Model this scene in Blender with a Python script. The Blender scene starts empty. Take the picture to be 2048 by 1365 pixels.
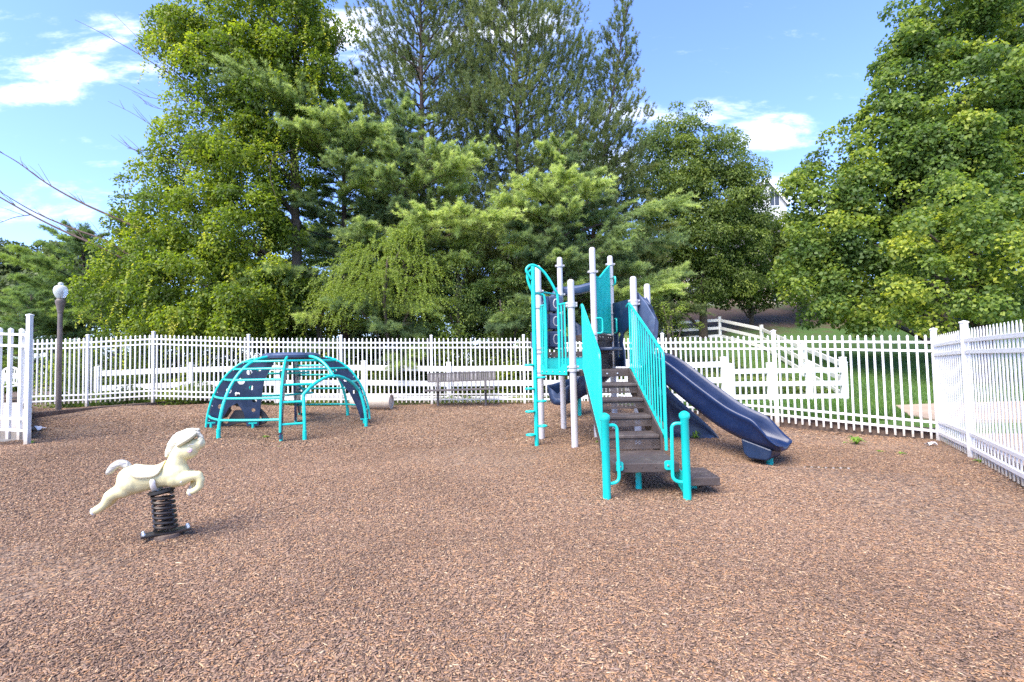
import bpy, bmesh, math, random
import numpy as np
from mathutils import Vector, Matrix, Quaternion

random.seed(7)
RNG = np.random.default_rng(11)
sc = bpy.context.scene
COL = sc.collection
R = math.radians

# ------------------------------------------------------------------ camera model (used to turn measurements into places)
EYE = Vector((0.0, 0.0, 1.38))
PITCH, ROLL, FPX = R(2.5), R(1.2), 1000.0
F_ = Vector((0, math.cos(PITCH), math.sin(PITCH)))
R0 = Vector((1, 0, 0)); U0 = Vector((0, -math.sin(PITCH), math.cos(PITCH)))
RV = R0 * math.cos(ROLL) - U0 * math.sin(ROLL)
UV = R0 * math.sin(ROLL) + U0 * math.cos(ROLL)

def at(px, py, Y):
    """world point seen at measured position (px,py) of the 2048 px wide survey, at distance Y"""
    d = F_ + RV * ((px - 1024) / FPX) + UV * ((682.5 - py) / FPX)
    return EYE + d * (Y / d.y)

cam_data = bpy.data.cameras.new('camera')
cam = bpy.data.objects.new('camera', cam_data); COL.objects.link(cam)
cam_data.sensor_width = 36.0; cam_data.lens = 36.0 * FPX / 2048
cam_data.clip_end = 2000; cam_data.clip_start = 0.05
m = Matrix((RV, UV, -F_)).transposed().to_4x4(); m.translation = EYE
cam.matrix_world = m
sc.camera = cam

# ------------------------------------------------------------------ terrain heights
def sstep(t):
    t = np.clip(t, 0, 1); return t * t * (3 - 2 * t)
def hmulch(x, y):
    x = np.asarray(x, float); y = np.asarray(y, float)
    b = np.interp(y, [0, 7.5, 9, 10, 11.7, 12.5, 13.1, 14], [0, 0, .03, .07, .17, .28, .33, .33])
    l = .25 * sstep((-x - 4) / 3.5) * (1 - .35 * sstep((y - 8) / 4))
    right = sstep((x - 2.2) / 2.0)
    b = b * (1 - .8 * right)
    # scuffed hollow below the slide exit with a low ridge in front of it
    dx, dy = x - 3.75, y - 6.95
    hollow = -.10 * np.exp(-(dx * dx / 1.1 + dy * dy / .35))
    dx2, dy2 = x - 2.75, y - 6.35 + .22 * (x - 2.75)
    ridge = .055 * np.exp(-(dx2 * dx2 / 1.1 + dy2 * dy2 / .035))
    und = .012 * np.sin(x * 2.1 + 1.3 * y) + .012 * np.sin(1.7 * y - .9 * x + 2) + .006 * np.sin(5.1 * x + 2) * np.sin(4.3 * y)
    mound = .055 * np.exp(-((x + 2.84) ** 2 + (y - 4.12) ** 2) / .05) - .035 * np.exp(-((x - 1.4) ** 2 / .5 + (y - 4.85) ** 2 / .12))
    return b + l + hollow + ridge + und + mound
def hland(x, y):
    x = np.asarray(x, float); y = np.asarray(y, float)
    hill = np.interp(y, [0, 11.5, 13.5, 18, 24, 27, 30, 34, 40, 400], [0, 0, .0, .5, 1.6, 2.35, 3.3, 4.8, 5.3, 5.3])
    mask = sstep((x - 1.0) / 6.0)
    low = np.interp(y, [0, 9, 12.5, 16, 60, 400], [-.12, -.1, .28, .3, .3, .3])
    right = sstep((x - 3.0) / 3.0)
    flat = low * (1 - right) + (.20 + .03 * np.sin(x)) * right * sstep((y - 6.5) / 2.5)
    return flat + hill * mask
def hm(x, y): return float(hmulch(x, y))
def hl(x, y): return float(hland(x, y))

# ------------------------------------------------------------------ mesh builder
class MB:
    def __init__(s): s.v = []; s.f = []; s.mi = []; s.cur = 0
    def add(s, vs, fs):
        o = len(s.v); s.v += [tuple(p) for p in vs]
        for f in fs: s.f.append([i + o for i in f]); s.mi.append(s.cur)
        return s
    def box(s, c, size, M=None):
        x, y, z = (k / 2 for k in size); c = Vector(c)
        vs = [Vector(p) for p in ((-x,-y,-z),(x,-y,-z),(x,y,-z),(-x,y,-z),(-x,-y,z),(x,-y,z),(x,y,z),(-x,y,z))]
        if M is not None: vs = [M @ p for p in vs]
        return s.add([c + p for p in vs], [(0,3,2,1),(4,5,6,7),(0,1,5,4),(1,2,6,5),(2,3,7,6),(3,0,4,7)])
    def bar(s, a, b, w, h, up=(0,0,1)):
        """rectangular bar from a to b, w across, h along up"""
        a, b = Vector(a), Vector(b); d = (b - a); L = d.length; d.normalize(); up = Vector(up)
        sd = d.cross(up).normalized(); u = sd.cross(d).normalized()
        vs = []
        for p in (a, b):
            for i, j in ((-1,-1),(1,-1),(1,1),(-1,1)): vs.append(p + sd * (i * w / 2) + u * (j * h / 2))
        return s.add(vs, [(0,1,2,3),(7,6,5,4),(0,4,5,1),(1,5,6,2),(2,6,7,3),(3,7,4,0)])
    def tube(s, pts, r, n=10, caps=True, closed=False):
        pts = [Vector(p) for p in pts]; k = len(pts)
        rs = r if isinstance(r, (list, tuple)) else [r] * k
        tans = []
        for i in range(k):
            if closed: t = pts[(i + 1) % k] - pts[i - 1]
            else: t = pts[min(i + 1, k - 1)] - pts[max(i - 1, 0)]
            tans.append(t.normalized())
        t0 = tans[0]; ref = Vector((0, 0, 1)) if abs(t0.z) < .9 else Vector((1, 0, 0))
        nrm = (ref - t0 * ref.dot(t0)).normalized(); vs = []
        for i in range(k):
            t = tans[i]; nrm = (nrm - t * nrm.dot(t)).normalized(); bi = t.cross(nrm)
            for j in range(n):
                a = 2 * math.pi * j / n
                vs.append(pts[i] + (nrm * math.cos(a) + bi * math.sin(a)) * rs[i])
        fs = []
        for i in range(k if closed else k - 1):
            i2 = (i + 1) % k
            for j in range(n):
                j2 = (j + 1) % n; fs.append((i * n + j, i * n + j2, i2 * n + j2, i2 * n + j))
        if caps and not closed:
            fs.append(tuple(range(n - 1, -1, -1))); fs.append(tuple((k - 1) * n + j for j in range(n)))
        return s.add(vs, fs)
    def lathe(s, prof, c=(0,0,0), n=16, axis=(0,0,1)):
        c = Vector(c); q = Vector((0,0,1)).rotation_difference(Vector(axis).normalized())
        vs = []
        for (r, z) in prof:
            for j in range(n):
                a = 2 * math.pi * j / n; vs.append(c + q @ Vector((r * math.cos(a), r * math.sin(a), z)))
        fs = []
        for i in range(len(prof) - 1):
            for j in range(n):
                j2 = (j + 1) % n; fs.append((i * n + j, i * n + j2, (i + 1) * n + j2, (i + 1) * n + j))
        fs.append(tuple(range(n - 1, -1, -1))); fs.append(tuple((len(prof) - 1) * n + j for j in range(n)))
        return s.add(vs, fs)
    def prism(s, poly, off):
        """closed polygon of 3D points extruded by vector off"""
        off = Vector(off); k = len(poly); P = [Vector(p) for p in poly]
        return s.add([p - off / 2 for p in P] + [p + off / 2 for p in P],
                     [tuple(range(k - 1, -1, -1)), tuple(range(k, 2 * k))] + [(i, (i + 1) % k, k + (i + 1) % k, k + i) for i in range(k)])
    def ball(s, c, axes, n=18, m=12):
        vs = []; c = Vector(c)
        for i in range(m + 1):
            th = math.pi * i / m
            for j in range(n):
                ph = 2 * math.pi * j / n; vs.append(c + axes[0] * (math.sin(th) * math.cos(ph)) + axes[1] * (math.sin(th) * math.sin(ph)) + axes[2] * math.cos(th))
        return s.add(vs, [(i*n+j, i*n+(j+1) % n, (i+1)*n+(j+1) % n, (i+1)*n+j) for i in range(m) for j in range(n)])
    def sweep(s, prof_fn, pts, side=None, caps=True):
        """closed 2D profile (across, up) swept along pts"""
        pts = [Vector(p) for p in pts]; k = len(pts); n = len(prof_fn(0)); vs = []
        for i in range(k):
            t = (pts[min(i + 1, k - 1)] - pts[max(i - 1, 0)]).normalized()
            sd = t.cross(Vector((0,0,1))).normalized(); u = sd.cross(t).normalized()
            for (a, b) in prof_fn(i / (k - 1)): vs.append(pts[i] + sd * a + u * b)
        fs = [(i * n + j, i * n + (j + 1) % n, (i + 1) * n + (j + 1) % n, (i + 1) * n + j) for i in range(k - 1) for j in range(n)]
        if caps: fs += [tuple(range(n - 1, -1, -1)), tuple((k - 1) * n + j for j in range(n))]
        return s.add(vs, fs)
    def build(s, name, mat, parent=None, smooth=35, bevel=0, sub=0, origin=None, fixn=True):
        me = bpy.data.meshes.new(name)
        o0 = Vector(origin) if origin is not None else (wloc(parent) if parent else Vector((0,0,0)))
        me.from_pydata([tuple(Vector(p) - o0) for p in s.v], [], s.f)
        if fixn:
            bm = bmesh.new(); bm.from_mesh(me); bmesh.ops.recalc_face_normals(bm, faces=bm.faces); bm.to_mesh(me); bm.free()
        mats = mat if isinstance(mat, (list, tuple)) else [mat]
        for mm in mats: me.materials.append(mm)
        if len(mats) > 1: me.polygons.foreach_set('material_index', s.mi)
        if smooth:
            me.shade_smooth()
            me.set_sharp_from_angle(angle=R(smooth))
        o = bpy.data.objects.new(name, me); COL.objects.link(o)
        if parent:
            o.parent = parent
            o.location = o0 - wloc(parent)
        else: o.location = o0
        if bevel:
            b = o.modifiers.new('bevel', 'BEVEL'); b.width = bevel; b.segments = 2; b.limit_method = 'ANGLE'; b.angle_limit = R(40)
        if sub:
            b = o.modifiers.new('sub', 'SUBSURF'); b.levels = sub; b.render_levels = sub
        return o

def wloc(o):
    l = Vector((0, 0, 0))
    while o: l = l + o.location; o = o.parent
    return l
def tag(o, label=None, cat=None, group=None, kind=None):
    if label: o['label'] = label
    if cat: o['category'] = cat
    if group: o['group'] = group
    if kind: o['kind'] = kind
    return o
def empty(name, loc, label, cat, group=None):
    o = bpy.data.objects.new(name, None); COL.objects.link(o); o.location = loc; o.empty_display_size = .2
    return tag(o, label, cat, group)
def arc(c, r, a0, a1, n, u, v):
    c, u, v = Vector(c), Vector(u), Vector(v)
    return [c + u * (r * math.cos(a0 + (a1 - a0) * i / n)) + v * (r * math.sin(a0 + (a1 - a0) * i / n)) for i in range(n + 1)]
def spline(P, n):
    """Catmull-Rom through points"""
    P = [Vector(p) for p in P]; P = [P[0] * 2 - P[1]] + P + [P[-1] * 2 - P[-2]]; out = []
    for i in range(1, len(P) - 2):
        for k in range(n):
            t = k / n; a, b, c, d = P[i-1:i+3]
            out.append(.5 * ((2*b) + (c - a)*t + (2*a - 5*b + 4*c - d)*t*t + (3*b - a - 3*c + d)*t**3))
    out.append(P[-2]); return out
def fillet(P, r, n=6):
    """round the corners of a polyline"""
    P = [Vector(p) for p in P]; out = [P[0]]
    for i in range(1, len(P) - 1):
        a, b, c = P[i-1], P[i], P[i+1]; d1 = (a - b); d2 = (c - b)
        rr = min(r, d1.length * .49, d2.length * .49); p = b + d1.normalized() * rr; q = b + d2.normalized() * rr
        for k in range(n + 1):
            t = k / n; out.append(p * (1-t)**2 + b * 2*t*(1-t) + q * t*t)
    out.append(P[-1]); return out

# ------------------------------------------------------------------ materials
def newmat(name):
    mt = bpy.data.materials.new(name); mt.use_nodes = True; nt = mt.node_tree
    return mt, nt, nt.nodes['Principled BSDF'], nt.nodes['Material Output']
def N(nt, t, **kw):
    n = nt.nodes.new(t)
    for k, v in kw.items(): setattr(n, k, v)
    return n
def ramp(nt, stops):
    r = nt.nodes.new('ShaderNodeValToRGB'); e = r.color_ramp.elements
    while len(e) < len(stops): e.new(.5)
    for el, (p, c) in zip(e, stops): el.position = p; el.color = (*c, 1)
    return r
def surf(name, col, rough=.5, var=.12, scale=6, bump=.0, bscale=60, metal=0, spec=.5, dirt=None, dscale=3, coat=0):
    """paint / plastic / stone with uneven tone, roughness and optional grime patches"""
    mt, nt, p, out = newmat(name); L = nt.links
    tc = N(nt, 'ShaderNodeTexCoord')
    nz = N(nt, 'ShaderNodeTexNoise'); nz.inputs['Scale'].default_value = scale; nz.inputs['Detail'].default_value = 5
    L.new(tc.outputs['Object'], nz.inputs['Vector'])
    c0 = tuple(max(0, k * (1 - var)) for k in col); c1 = tuple(min(1, k * (1 + var)) for k in col)
    rp = ramp(nt, [(.3, c0), (.7, c1)]); L.new(nz.outputs['Fac'], rp.inputs['Fac'])
    last = rp.outputs['Color']
    if dirt:
        n2 = N(nt, 'ShaderNodeTexNoise'); n2.inputs['Scale'].default_value = dscale; n2.inputs['Detail'].default_value = 8; n2.inputs['Roughness'].default_value = .7
        L.new(tc.outputs['Object'], n2.inputs['Vector'])
        r2 = ramp(nt, [(.5, (0,0,0)), (.72, (1,1,1))]); L.new(n2.outputs['Fac'], r2.inputs['Fac'])
        ml = N(nt, 'ShaderNodeMath', operation='MULTIPLY'); ml.inputs[1].default_value = dirt[3]; L.new(r2.outputs['Color'], ml.inputs[0])
        mx = N(nt, 'ShaderNodeMix', data_type='RGBA'); L.new(ml.outputs[0], mx.inputs['Factor']); L.new(last, mx.inputs['A'])
        mx.inputs['B'].default_value = (*dirt[:3], 1); last = mx.outputs['Result']
    L.new(last, p.inputs['Base Color'])
    rr = N(nt, 'ShaderNodeMapRange'); rr.inputs['To Min'].default_value = max(.03, rough - .12); rr.inputs['To Max'].default_value = min(1, rough + .12)
    L.new(nz.outputs['Fac'], rr.inputs['Value']); L.new(rr.outputs['Result'], p.inputs['Roughness'])
    p.inputs['Metallic'].default_value = metal; p.inputs['Specular IOR Level'].default_value = spec
    if coat: p.inputs['Coat Weight'].default_value = coat; p.inputs['Coat Roughness'].default_value = .15
    if bump:
        n3 = N(nt, 'ShaderNodeTexNoise'); n3.inputs['Scale'].default_value = bscale; n3.inputs['Detail'].default_value = 4
        L.new(tc.outputs['Object'], n3.inputs['Vector'])
        b = N(nt, 'ShaderNodeBump'); b.inputs['Strength'].default_value = bump; b.inputs['Distance'].default_value = .01
        L.new(n3.outputs['Fac'], b.inputs['Height']); L.new(b.outputs['Normal'], p.inputs['Normal'])
    return mt

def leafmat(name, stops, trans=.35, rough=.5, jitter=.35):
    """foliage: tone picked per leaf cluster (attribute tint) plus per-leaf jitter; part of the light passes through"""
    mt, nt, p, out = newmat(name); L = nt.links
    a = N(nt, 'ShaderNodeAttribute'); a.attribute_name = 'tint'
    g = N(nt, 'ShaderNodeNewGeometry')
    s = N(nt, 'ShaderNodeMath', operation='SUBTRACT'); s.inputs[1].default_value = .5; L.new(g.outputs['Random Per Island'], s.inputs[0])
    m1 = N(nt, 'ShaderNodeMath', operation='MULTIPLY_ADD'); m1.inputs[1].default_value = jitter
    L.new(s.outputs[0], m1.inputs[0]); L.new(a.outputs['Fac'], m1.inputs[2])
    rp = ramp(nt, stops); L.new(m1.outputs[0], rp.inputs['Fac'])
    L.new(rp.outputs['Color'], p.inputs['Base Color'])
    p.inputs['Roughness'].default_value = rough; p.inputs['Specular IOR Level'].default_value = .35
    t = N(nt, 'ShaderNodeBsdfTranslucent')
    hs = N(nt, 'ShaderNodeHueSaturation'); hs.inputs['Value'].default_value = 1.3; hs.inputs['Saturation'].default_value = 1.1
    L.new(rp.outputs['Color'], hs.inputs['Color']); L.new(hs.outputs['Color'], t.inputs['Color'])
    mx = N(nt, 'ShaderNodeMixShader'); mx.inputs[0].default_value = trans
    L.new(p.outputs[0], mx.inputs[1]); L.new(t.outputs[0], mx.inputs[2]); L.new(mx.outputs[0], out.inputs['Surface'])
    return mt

M = {}
M['vinyl'] = surf('white_vinyl', (.73,.73,.725), .35, .03, 3, dirt=(.45,.42,.34,.22), dscale=2.2)
M['powder'] = surf('white_powder_coat', (.73,.73,.725), .35, .03, 3, dirt=(.5,.48,.42,.15), dscale=2.5)
def splashed(name, base):
    """white coating with mud splash and algae on the lowest hand's breadth"""
    mt = surf(name, base, .35, .03, 3, dirt=(.5,.48,.42,.18), dscale=2.5); nt = mt.node_tree; p = nt.nodes['Principled BSDF']; L = nt.links
    src = p.inputs['Base Color'].links[0].from_socket; tc = N(nt, 'ShaderNodeTexCoord'); sp = N(nt, 'ShaderNodeSeparateXYZ'); L.new(tc.outputs['Generated'], sp.inputs[0])
    nz = N(nt, 'ShaderNodeTexNoise'); nz.inputs['Scale'].default_value = 9; nz.inputs['Detail'].default_value = 7; L.new(tc.outputs['Object'], nz.inputs['Vector'])
    ad = N(nt, 'ShaderNodeMath', operation='MULTIPLY_ADD'); ad.inputs[1].default_value = -.22; L.new(nz.outputs['Fac'], ad.inputs[0]); L.new(sp.outputs['Z'], ad.inputs[2])
    mr = N(nt, 'ShaderNodeMapRange'); mr.inputs['From Min'].default_value = .03; mr.inputs['From Max'].default_value = -.10; mr.inputs['To Max'].default_value = .75; L.new(ad.outputs[0], mr.inputs['Value'])
    mx = N(nt, 'ShaderNodeMix', data_type='RGBA'); L.new(mr.outputs[0], mx.inputs['Factor']); L.new(src, mx.inputs['A']); mx.inputs['B'].default_value = (.30, .24, .16, 1); L.new(mx.outputs['Result'], p.inputs['Base Color'])
    return mt
M['splashed'] = splashed('mud_splashed_white', (.73,.73,.725))
M['slide_navy'] = surf('scuffed_navy_slide', (.006,.018,.064), .34, .2, 3, bump=.06, bscale=120, spec=.4, dirt=(.05,.075,.15,.22), dscale=7)
M['teal'] = surf('teal_powder_coat', (.006,.50,.45), .35, .08, 5, dirt=(.03,.36,.33,.4), dscale=5)
M['navy'] = surf('navy_plastic', (.008,.022,.060), .36, .2, 3, bump=.08, bscale=90, dirt=(.09,.115,.19,.4), dscale=2.5)
M['navy_worn'] = surf('sun_bleached_navy_plastic', (.042,.066,.130), .45, .2, 3, bump=.05, bscale=90, dirt=(.16,.2,.3,.5), dscale=2.5)
M['grey_post'] = surf('light_grey_powder_coat', (.47,.455,.465), .4, .04, 4, dirt=(.4,.38,.36,.3), dscale=4)
M['clamp'] = surf('grey_cast_clamp', (.44,.43,.44), .4, .1, 20)
M['brown'] = surf('brown_vinyl_deck', (.056,.042,.038), .6, .15, 8, bump=.35, bscale=220, dirt=(.16,.13,.11,.5), dscale=6)
M['black'] = surf('black_rubber', (.02,.019,.018), .6, .2, 10)
M['dark_plastic'] = surf('charcoal_plastic', (.03,.028,.03), .5, .2, 5, dirt=(.08,.07,.06,.5), dscale=4)
M['steel'] = surf('zinc_bolt', (.6,.58,.55), .35, .1, 30, metal=.9)
M['spring'] = surf('dark_spring_steel', (.035,.030,.028), .4, .3, 20, metal=.4, dirt=(.12,.07,.04,.4), dscale=12)
M['cream'] = surf('cream_plastic', (.70,.63,.35), .42, .05, 4, dirt=(.62,.52,.28,.3), dscale=6)
M['ivory'] = surf('ivory_plastic', (.68,.625,.41), .45, .05, 5, dirt=(.5,.47,.36,.3), dscale=8)
M['greywhite'] = surf('grey_white_plastic', (.66,.64,.60), .5, .08, 8, dirt=(.35,.33,.3,.5), dscale=14)
def groovemat(name, base, sc_):
    mt = surf(name, base, .5, .08, 8, dirt=(base[0]*.55, base[1]*.55, base[2]*.55, .5), dscale=12); nt = mt.node_tree; p = nt.nodes['Principled BSDF']
    tc = N(nt, 'ShaderNodeTexCoord'); mp = N(nt, 'ShaderNodeMapping'); mp.inputs['Rotation'].default_value = (0, R(35), 0); mp.inputs['Scale'].default_value = (5, 60, 60); nt.links.new(tc.outputs['Object'], mp.inputs['Vector'])
    nz = N(nt, 'ShaderNodeTexNoise'); nz.inputs['Scale'].default_value = sc_; nt.links.new(mp.outputs[0], nz.inputs['Vector'])
    b = N(nt, 'ShaderNodeBump'); b.inputs['Strength'].default_value = .9; b.inputs['Distance'].default_value = .02; nt.links.new(nz.outputs['Fac'], b.inputs['Height']); nt.links.new(b.outputs['Normal'], p.inputs['Normal'])
    return mt
M['mane'] = groovemat('moulded_ivory_mane', (.62, .585, .46), 1.0)
M['tail'] = groovemat('moulded_grey_tail', (.47, .455, .42), 1.0)
M['pink'] = surf('faded_pink_paint', (.62,.45,.5), .5, .1, 20)
M['lamp_metal'] = surf('weathered_bronze_lamp_post', (.115,.09,.078), .55, .2, 6, bump=.15, bscale=40, dirt=(.2,.17,.15,.5), dscale=5)
M['timber'] = surf('weathered_timber', (.10,.066,.05), .85, .35, 14, bump=.6, bscale=70, dirt=(.2,.16,.12,.6), dscale=7)
M['concrete'] = surf('concrete', (.42,.38,.33), .85, .12, 3, bump=.2, bscale=80, dirt=(.28,.24,.2,.5), dscale=2)
M['path'] = surf('tan_concrete', (.34,.26,.19), .85, .12, 2, bump=.2, bscale=80, dirt=(.24,.18,.13,.5), dscale=1.5)
M['barrel'] = surf('beige_pipe', (.52,.46,.38), .6, .08, 5, dirt=(.32,.25,.18,.5), dscale=4)
M['bench'] = surf('brown_coated_steel', (.105,.092,.088), .5, .15, 8)
M['siding'] = surf('pale_siding', (.62,.61,.60), .6, .05, 2)
M['roofing'] = surf('grey_shingle', (.10,.09,.09), .9, .3, 9, bump=.5, bscale=30)
M['tan_siding'] = surf('tan_siding', (.48,.40,.32), .6, .08, 2)
M['trim'] = surf('white_trim', (.75,.75,.74), .5, .04, 4)
M['red'] = surf('red_canvas', (.45,.03,.03), .7, .15, 5)
M['blue'] = surf('blue_vinyl', (.03,.09,.28), .5, .15, 3)
M['bark'] = surf('bark', (.075,.058,.045), .95, .4, 9, bump=.9, bscale=26)
M['pine_bark'] = surf('pine_bark', (.065,.045,.038), .95, .4, 8, bump=.9, bscale=22)
M['deadwood'] = surf('dead_wood', (.08,.053,.043), .9, .35, 9, bump=.4, bscale=40)
M['paper'] = surf('white_litter_paper', (.75,.75,.78), .6, .06, 20)

def brickmat():
    mt, nt, p, out = newmat('pale_brick'); L = nt.links
    tc = N(nt, 'ShaderNodeTexCoord'); mp = N(nt, 'ShaderNodeMapping'); mp.inputs['Rotation'].default_value = (R(90), 0, 0)
    b = N(nt, 'ShaderNodeTexBrick'); b.inputs['Scale'].default_value = 4.5; b.inputs['Mortar Size'].default_value = .015
    b.inputs['Color1'].default_value = (.30,.20,.17,1); b.inputs['Color2'].default_value = (.36,.27,.23,1); b.inputs['Mortar'].default_value = (.42,.38,.35,1)
    L.new(tc.outputs['Object'], mp.inputs['Vector']); L.new(mp.outputs[0], b.inputs['Vector'])
    L.new(b.outputs['Color'], p.inputs['Base Color']); p.inputs['Roughness'].default_value = .9
    return mt
M['brick'] = brickmat()

def glassmat(name, col, rough, alpha=None):
    mt, nt, p, out = newmat(name)
    p.inputs['Base Color'].default_value = (*col, 1); p.inputs['Roughness'].default_value = rough
    if alpha is not None: p.inputs['Transmission Weight'].default_value = alpha; p.inputs['IOR'].default_value = 1.2
    return mt
M['window'] = glassmat('window_glass', (.05,.06,.075), .08)
M['globe'] = glassmat('ribbed_acrylic_globe', (.86,.9,.9), .45, .55)
M['puddle'] = glassmat('shallow_puddle', (.085,.06,.045), .06)

def chipmat():
    """wood chips: tone picked per chip"""
    mt, nt, p, out = newmat('wood_chips'); L = nt.links
    g = N(nt, 'ShaderNodeNewGeometry')
    rp = ramp(nt, [(0,(0.119,0.080,0.058)),(.16,(0.166,0.107,0.075)),(.34,(0.234,0.148,0.101)),(.5,(0.281,0.178,0.117)),(.64,(0.267,0.190,0.144)),(.76,(0.352,0.222,0.137)),(.88,(0.371,0.202,0.103)),(.95,(0.447,0.298,0.171)),(1,(0.542,0.405,0.266))])
    rp.color_ramp.interpolation = 'LINEAR'
    L.new(g.outputs['Random Per Island'], rp.inputs['Fac'])
    tc = N(nt, 'ShaderNodeTexCoord'); nz = N(nt, 'ShaderNodeTexNoise'); nz.inputs['Scale'].default_value = 160; nz.inputs['Detail'].default_value = 3
    L.new(tc.outputs['Object'], nz.inputs['Vector'])
    big = N(nt, 'ShaderNodeTexNoise'); big.inputs['Scale'].default_value = .55; big.inputs['Detail'].default_value = 6
    L.new(tc.outputs['Object'], big.inputs['Vector'])
    r2 = ramp(nt, [(.30,(.80,.78,.77)),(.5,(.97,.96,.96)),(.7,(1.06,1.05,1.05))]); L.new(big.outputs['Fac'], r2.inputs['Fac'])
    r3 = ramp(nt, [(.3,(.75,.75,.75)),(.7,(1.12,1.12,1.12))]); L.new(nz.outputs['Fac'], r3.inputs['Fac'])
    x1 = N(nt, 'ShaderNodeMix', data_type='RGBA', blend_type='MULTIPLY'); x1.inputs['Factor'].default_value = 1
    L.new(rp.outputs['Color'], x1.inputs['A']); L.new(r2.outputs['Color'], x1.inputs['B'])
    x2 = N(nt, 'ShaderNodeMix', data_type='RGBA', blend_type='MULTIPLY'); x2.inputs['Factor'].default_value = 1
    L.new(x1.outputs['Result'], x2.inputs['A']); L.new(r3.outputs['Color'], x2.inputs['B'])
    L.new(x2.outputs['Result'], p.inputs['Base Color']); p.inputs['Roughness'].default_value = .8; p.inputs['Specular IOR Level'].default_value = .3
    return mt
M['chips'] = chipmat()

def bedmat():
    mt, nt, p, out = newmat('mulch_bed'); L = nt.links
    tc = N(nt, 'ShaderNodeTexCoord')
    wn = N(nt, 'ShaderNodeTexNoise'); wn.inputs['Scale'].default_value = 14; L.new(tc.outputs['Object'], wn.inputs['Vector'])
    wm = N(nt, 'ShaderNodeVectorMath', operation='MULTIPLY_ADD'); wm.inputs[1].default_value = (.05,.05,.05)
    L.new(wn.outputs['Color'], wm.inputs[0]); L.new(tc.outputs['Object'], wm.inputs[2])
    v = N(nt, 'ShaderNodeTexVoronoi'); v.inputs['Scale'].default_value = 46; L.new(wm.outputs[0], v.inputs['Vector'])
    sep = N(nt, 'ShaderNodeSeparateColor'); L.new(v.outputs['Color'], sep.inputs[0])
    rp = ramp(nt, [(0,(0.062,0.043,0.031)),(.25,(0.124,0.081,0.055)),(.5,(0.195,0.128,0.080)),(.72,(0.221,0.159,0.116)),(.85,(0.299,0.192,0.110)),(.95,(0.290,0.152,0.068)),(1,(0.412,0.305,0.186))])
    L.new(sep.outputs[0], rp.inputs['Fac'])
    big = N(nt, 'ShaderNodeTexNoise'); big.inputs['Scale'].default_value = .55; big.inputs['Detail'].default_value = 6
    L.new(tc.outputs['Object'], big.inputs['Vector'])
    r2 = ramp(nt, [(.30,(.78,.75,.74)),(.5,(.97,.96,.96)),(.7,(1.06,1.05,1.05))]); L.new(big.outputs['Fac'], r2.inputs['Fac'])
    x1 = N(nt, 'ShaderNodeMix', data_type='RGBA', blend_type='MULTIPLY'); x1.inputs['Factor'].default_value = 1
    L.new(rp.outputs['Color'], x1.inputs['A']); L.new(r2.outputs['Color'], x1.inputs['B'])
    L.new(x1.outputs['Result'], p.inputs['Base Color']); p.inputs['Roughness'].default_value = .9
    b = N(nt, 'ShaderNodeBump'); b.inputs['Strength'].default_value = .8; b.inputs['Distance'].default_value = .012
    L.new(v.outputs['Distance'], b.inputs['Height']); L.new(b.outputs['Normal'], p.inputs['Normal'])
    return mt
M['bed'] = bedmat()

def groundmat():
    """lawn on the open slope, bare soil and leaf litter under the trees"""
    mt, nt, p, out = newmat('lawn_and_soil'); L = nt.links
    tc = N(nt, 'ShaderNodeTexCoord')
    n1 = N(nt, 'ShaderNodeTexNoise'); n1.inputs['Scale'].default_value = 1.2; n1.inputs['Detail'].default_value = 8; L.new(tc.outputs['Object'], n1.inputs['Vector'])
    n2 = N(nt, 'ShaderNodeTexNoise'); n2.inputs['Scale'].default_value = 30; n2.inputs['Detail'].default_value = 4; L.new(tc.outputs['Object'], n2.inputs['Vector'])
    g1 = ramp(nt, [(.3,(.045,.10,.018)),(.7,(.085,.165,.03))]); L.new(n2.outputs['Fac'], g1.inputs['Fac'])
    s1 = ramp(nt, [(.3,(.055,.034,.022)),(.55,(.12,.078,.052)),(.75,(.2,.145,.1))]); L.new(n2.outputs['Fac'], s1.inputs['Fac'])
    a = N(nt, 'ShaderNodeAttribute'); a.attribute_name = 'soil'
    ad = N(nt, 'ShaderNodeMath', operation='MULTIPLY_ADD'); ad.inputs[1].default_value = .9; L.new(n1.outputs['Fac'], ad.inputs[0]); L.new(a.outputs['Fac'], ad.inputs[2])
    mr = N(nt, 'ShaderNodeMapRange'); mr.inputs['From Min'].default_value = .75; mr.inputs['From Max'].default_value = 1.05; L.new(ad.outputs[0], mr.inputs['Value'])
    mx = N(nt, 'ShaderNodeMix', data_type='RGBA'); L.new(mr.outputs[0], mx.inputs['Factor']); L.new(g1.outputs['Color'], mx.inputs['A']); L.new(s1.outputs['Color'], mx.inputs['B'])
    L.new(mx.outputs['Result'], p.inputs['Base Color']); p.inputs['Roughness'].default_value = .95
    b = N(nt, 'ShaderNodeBump'); b.inputs['Strength'].default_value = .7; b.inputs['Distance'].default_value = .03
    L.new(n2.outputs['Fac'], b.inputs['Height']); L.new(b.outputs['Normal'], p.inputs['Normal'])
    return mt
M['ground'] = groundmat()

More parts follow.
